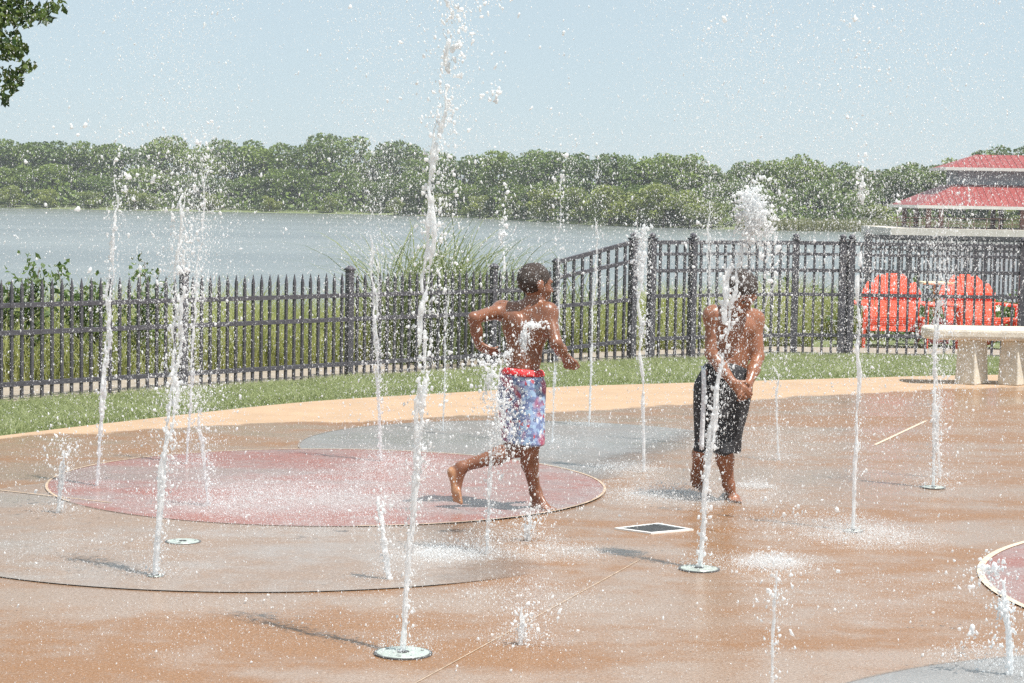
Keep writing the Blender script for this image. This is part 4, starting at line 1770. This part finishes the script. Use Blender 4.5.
jet((403, 653), (452, -40), .0105, 'tall thick white jet in front, rising from a pale round plate past the top', 1, .30, 3, .009, 2400, .12, path=[(405, 600), (410, 540), (415, 470), (420, 400), (424, 330), (428, 270), (433, 210), (436, 160), (441, 110), (447, 60)])
jet((155, 577), (188, 150), .0100, 'broad multi strand jet rising from the tan circle before the fence post', 2, .22, 4, .014, 2600, .15, taper=.5, path=[(162, 480), (170, 400), (179, 320)])
jet((97, 487), (119, 148), .0100, 'slim jet rising from the edge of the red circle before the leafy shrub', 3, .55, 3, .010, 700, .12)
jet((186, 465), (206, 148), .0085, 'slim jet rising from the far side of the red circle', 4, .55, 2, .010, 900, .15, mat=M_jet)
jet((209, 507), (196, 380), .0090, 'faint jet rising within the red circle, leaning to the broad jet', 5, .30, 3, .012, 800, .15, mat=M_veil)
jet((381, 462), (370, 140), .0085, 'faint veil like jet at the joint of the red and grey circles', 6, .45, 3, .012, 1700, .20, mat=M_veil)
jet((389, 580), (378, 495), .0105, 'short low splashing jet next to the thick front jet', 7, .5, 4, .016, 300, .10)
jet((486, 555), (494, 400), .0100, 'jet bursting into white spray at the hip of the running bather', 8, .7, 2, .010, 700, .13,
    head=[(491, 378, .04, .08, 46, .011), (500, 405, .04, .11, 46, .010), (482, 362, .05, .02, 18, .009), (510, 425, .05, .09, 26, .009), (497, 440, .04, .08, 20, .009)], mat=M_froth)
jet((443, 431), (448, 262), .0065, 'thin distant jet before the reeds and fence', 9, .6, 2, .008, 300, .08, mat=M_veil)
jet((589, 426), (599, 150), .0070, 'thin straight jet from the grey circle, before the sloping fence panel', 10, .6, 2, .008, 600, .10)
jet((644, 472), (640, 222), .0085, 'jet with a foamy white head beside the fence corner posts', 11, .85, 1, .009, 600, .10,
    head=[(640, 262, .022, .09, 60, .012), (641, 240, .03, .06, 26, .010), (643, 330, .03, .12, 26, .010)])
jet((700, 568), (746, 200), .0125, 'wavering white jet passing in front of the bowed bather, with a large frothy head', 12, .35, 3, .011, 1700, .12, path=[(703, 520), (706, 470), (711, 420), (716, 380), (723, 340), (727, 300), (735, 268), (741, 240)],
    head=[(754, 211, .034, .055, 150, .017), (747, 197, .02, .03, 30, .012), (743, 246, .02, .06, 9, .009), (766, 228, .015, .05, 16, .010)])
jet((853, 531), (863, 180), .0088, 'lone slim jet rising in front of the fence, next to the orange red chairs', 13, .62, 1, .010, 900, .14, head=[(862, 186, .02, .05, 14, .010)])
jet((933, 488), (942, 190), .0095, 'jet before the concrete bench, thinning to spray over the pavilion roof', 14, .35, 3, .014, 2300, .20, mat=M_jet)
jet((1011, 676), (1000, 578), .0100, 'short bent jet rising from the dark grey circle in the bottom corner', 15, .95, 2, .008, 200, .09, path=[(1009, 630), (1005, 605)],
    head=[(1002, 606, .02, .012, 14, .010), (992, 570, .035, .03, 22, .009)])
jet((520, 645), (523, 605), .0085, 'tiny low spurt on open tan concrete, just begun', 16, .7, 2, .010, 220, .10, head=[(523, 622, .015, .03, 10, .007)])
jet((58, 514), (66, 440), .0075, 'small fanned splash at the rim of the red circle by the frame edge', 17, .2, 5, .030, 420, .10)
jet((712, 446), (707, 158), .0075, 'thin jet rising behind the bowed bather', 18, .5, 2, .009, 900, .13, mat=M_veil)
jet((552, 444), (564, 150), .0065, 'thin broken jet rising behind the running bather', 19, .35, 2, .010, 700, .11, mat=M_veil)
jet((529, 541), (532, 505), .0080, 'broken low jet before the running bather with froth across the bare back', 20, .15, 2, .018, 400, .12,
    head=[(524, 336, .016, .026, 20, .010), (534, 325, .030, .008, 22, .010), (523, 345, .010, .016, 9, .009), (508, 354, .014, .016, 9, .009), (526, 528, .012, .05, 14, .010)])
jet((779, 460), (766, 250), .0060, 'thin curling thread of water beside the bowed bather', 21, .25, 1, .030, 600, .13, mat=M_jet)
jet((500, 440), (506, 215), .0070, 'short gobs of water falling above the running bather', 22, .0, 1, .012, 300, .09, gap=.3, foot=False,
    head=[(503, 232, .018, .07, 16, .011)])
jet((772, 700), (775, 560), .0060, 'thread thin falling stream at the bottom edge of the view', 23, .5, 2, .006, 200, .07, mat=M_veil, foot=False)
jet((940, 478), (936, 350), .0090, 'second short jet beside the one before the bench', 24, .4, 2, .014, 300, .10, mat=M_veil)

# gobs high above the front jets
rng = np.random.default_rng(77)
for (px_, py_, Y, sx, sz, m, rm) in [(497, 92, 9.3, .025, .02, 26, .006), (447, 8, 7.3, .02, .03, 16, .006), (460, 28, 7.3, .02, .03, 16, .006), (487, 5, 9, .03, .03, 20, .005),
                                     (452, 55, 7.3, .015, .03, 14, .006), (446, 108, 7.3, .014, .03, 14, .006), (860, 40, 9.6, .05, .12, 60, .004), (865, 150, 9.6, .02, .06, 20, .005),
                                     (865, 85, 9.6, .05, .16, 50, .0035), (713, 25, 11, .05, .04, 26, .004), (565, 60, 11, .03, .25, 60, .0035), (710, 100, 11, .03, .25, 60, .003),
                                     (898, 205, 10, .01, .02, 8, .006), (120, 160, 11, .03, .12, 40, .005), (205, 160, 11, .03, .1, 36, .005), (770, 255, 10.4, .03, .12, 50, .006),
                                     (560, 190, 11.5, .02, .12, 36, .005), (505, 210, 10.2, .03, .1, 30, .006), (985, 640, 7.3, .08, .03, 60, .005), (965, 575, 7.8, .05, .03, 26, .005),
                                     (795, 512, 10.4, .08, .04, 30, .006), (60, 440, 10.5, .10, .12, 120, .0035), (85, 180, 10, .4, .2, 60, .006)]:
    c = np.array(D(px_, py_, Y))
    P = c + rng.normal(0, 1, (m, 3)) * np.array([sx, sx, sz])
    DROPS.append(np.column_stack([P, np.clip(rm * .7 * rng.lognormal(-.1, .5, m), .001, .011), rng.uniform(1, 1.8, m)]))

# landing splashes
for i, (px_, py_, rad, m, hg) in enumerate([(440, 556, .20, 1100, .015), (450, 556, .30, 700, .02), (300, 512, .75, 3000, .05), (230, 500, .6, 1500, .04), (770, 566, .15, 1300, .02), (770, 566, .32, 700, .02), (660, 497, .28, 1200, .02), (690, 500, .45, 1200, .03), (755, 488, .12, 500, .02), (520, 600, .35, 500, .04),
                                            (820, 530, .5, 1200, .03), (870, 540, .35, 1500, .02), (620, 470, .25, 700, .02), (410, 470, .4, 1200, .05), (560, 555, .25, 600, .02), (360, 490, .6, 1600, .06), (980, 660, .2, 300, .03), (100, 555, .7, 700, .02), (660, 492, .5, 700, .03),
                                            (770, 500, .35, 400, .05), (330, 620, .8, 500, .02), (600, 640, .9, 500, .02), (880, 600, .7, 500, .02), (490, 545, .3, 500, .05), (740, 440, .8, 900, .04), (150, 640, .8, 400, .02)]):
    splash((px_, py_), rad, m, 300 + i, hg)

# drifting spray filling the air over the pad: uneven curtains
rng = np.random.default_rng(5)
m = 90000
P = np.column_stack([rng.uniform(-4.2, 5.2, m), rng.uniform(6.8, 15.5, m), 4.4 * rng.beta(1.0, 2.1, m)])
dens = .5 + .5 * np.sin(P[:, 0] * 2.1 + .7) * np.sin(P[:, 1] * 1.3 + P[:, 0] * .6)
P = P[rng.uniform(0, 1, m) < .35 + .65 * dens]
DROPS.append(np.column_stack([P, np.clip(rng.lognormal(math.log(.00105), .5, len(P)), .0005, .0031), rng.uniform(1.1, 2.6, len(P))]))
for (px_, Y, sg, m, ztop) in [(q[0], q[1], q[2], q[3] * (5 if q[0] in (745, 530) else 9), q[4]) for q in [(180, 11.0, .20, 2600, 3.6), (372, 11.8, .22, 2400, 3.6), (745, 10.6, .28, 3600, 3.4), (945, 11.4, .34, 3600, 3.4), (700, 12.5, .3, 1600, 3.2), (860, 10.4, .3, 1600, 3.8), (60, 10.5, .5, 1600, 3.0), (530, 10.3, .25, 2200, 2.0), (800, 12, .5, 2600, 2.6)]]:
    c = D(px_, 300, Y)
    z = ztop * rng.beta(1.3, 1.1, m)
    P = np.column_stack([c.x + rng.normal(0, sg, m), Y + rng.normal(0, sg * 1.5, m), z])
    DROPS.append(np.column_stack([P, np.clip(rng.lognormal(math.log(.0010), .52, m), .0005, .0034), rng.uniform(1.1, 2.6, m)]))

DR = np.concatenate(DROPS)
DR = DR[(DR[:, 2] > .006) & (DR[:, 1] > 5.5)]
# keep drops out of solid bodies
q1 = np.hypot(DR[:, 0] - baseA[0], DR[:, 1] - YA) < .09
q2 = np.hypot(DR[:, 0] - baseB[0] - .04, DR[:, 1] - YB) < .10
DR = DR[~((q1 | q2) & (DR[:, 2] < 1.15))]
oct_v = np.array([(1, 0, 0), (-1, 0, 0), (0, 1, 0), (0, -1, 0), (0, 0, 1), (0, 0, -1)], float)
oct_f = np.array([(0, 2, 4), (2, 1, 4), (1, 3, 4), (3, 0, 4), (2, 0, 5), (1, 2, 5), (3, 1, 5), (0, 3, 5)])
import bmesh
bm = bmesh.new()
bmesh.ops.create_icosphere(bm, subdivisions=2, radius=1)
ico_v = np.array([v.co[:] for v in bm.verts])
ico_f = np.array([[v.index for v in f.verts] for f in bm.faces])
bm.free()


def drop_mesh(name, D_, tv, tf, label, irr=0.0):
    n = len(D_)
    S = np.ones((n, 1, 3)) * D_[:, 3][:, None, None]
    S[:, :, 2] *= np.where(D_[:, 3] > .0034, .8 + .35 * D_[:, 4], D_[:, 4])[:, None]
    T = np.tile(tv[None], (n, 1, 1))
    if irr:
        ph = RNG.uniform(0, 6.28, (n, 1, 3))
        fr = RNG.uniform(1.2, 3.0, (n, 1, 3))
        T = T * (1 + irr * np.sum(np.sin(T * fr * 1.6 + ph), -1, keepdims=True))
    sh = RNG.normal(0, .22, (n, 1, 2))
    V = T * S
    V[:, :, :2] += sh * V[:, :, 2:3]
    V = V + D_[:, None, :3]
    F = tf[None] + (np.arange(n) * len(tv))[:, None, None]
    return tag(mesh_np(name, V.reshape(-1, 3), F.reshape(-1, 3), M_drop), label, 'water drops', kind='stuff')


small = DR[:, 3] < .0034
drop_mesh('fine_spray', DR[small], oct_v, oct_f, 'fine white water spray drifting in the air over the splash pad')
drop_mesh('water_drops', DR[~small], ico_v, ico_f, 'larger white water drops flying around the fountain jets', .30)
print('drops', len(DR))

# ================================================================= AIR
hb = MB()
hb.box((0, 1000, 5.0), (5600, 7600, 20.0))
hm = bpy.data.materials.new('hazy_air')
hm.use_nodes = True
hm.node_tree.nodes.clear()
ho = hm.node_tree.nodes.new('ShaderNodeOutputMaterial')
hv = hm.node_tree.nodes.new('ShaderNodeVolumePrincipled')
hv.inputs['Color'].default_value = (.93, .96, 1.0, 1)
hv.inputs['Density'].default_value = .00045
hv.inputs['Anisotropy'].default_value = .2
hm.node_tree.links.new(hv.outputs[0], ho.inputs['Volume'])
haze = hb.build('haze', hm)
tag(haze, 'thin milky mist and summer haze over the splash pad and lake', 'haze', kind='stuff')

# ================================================================= LIGHT
SUN_AZ = math.atan2(.80, -.60)          # compass angle from +Y towards +X of the direction to the sun
SUN_EL = R(67)
w = bpy.data.worlds.new('World')
SC.world = w
w.use_nodes = True
nt = w.node_tree
bg = nt.nodes['Background']
sky = nt.nodes.new('ShaderNodeTexSky')
sky.sky_type = 'NISHITA'
sky.sun_disc = False
sky.sun_elevation = SUN_EL
sky.sun_rotation = SUN_AZ
sky.air_density = .75
sky.dust_density = .3
sky.ozone_density = 1.0
hz = mix(nt, .82, sky.outputs[0], (4.75, 5.75, 6.25))       # milky summer haze in the sky
nt.links.new(hz, bg.inputs[0])
bg.inputs[1].default_value = .082
sd = bpy.data.lights.new('sun', 'SUN')
sd.energy = 4.2
sd.angle = R(.53)
sd.color = (1.0, .96, .90)
so = bpy.data.objects.new('sun', sd)
C.objects.link(so)
dirv = Vector((math.sin(SUN_AZ) * math.cos(SUN_EL), math.cos(SUN_AZ) * math.cos(SUN_EL), math.sin(SUN_EL)))
so.rotation_euler = dirv.to_track_quat('Z', 'Y').to_euler()
so.location = dirv * 50

SC.render.engine = 'CYCLES'
SC.cycles.use_denoising = False
SC.cycles.max_bounces = 8
SC.cycles.transparent_max_bounces = 24
SC.view_settings.view_transform = 'Standard'
SC.view_settings.look = 'None'
SC.view_settings.exposure = 0.66
SC.view_settings.gamma = 1.0
SC.view_settings.use_curve_mapping = False
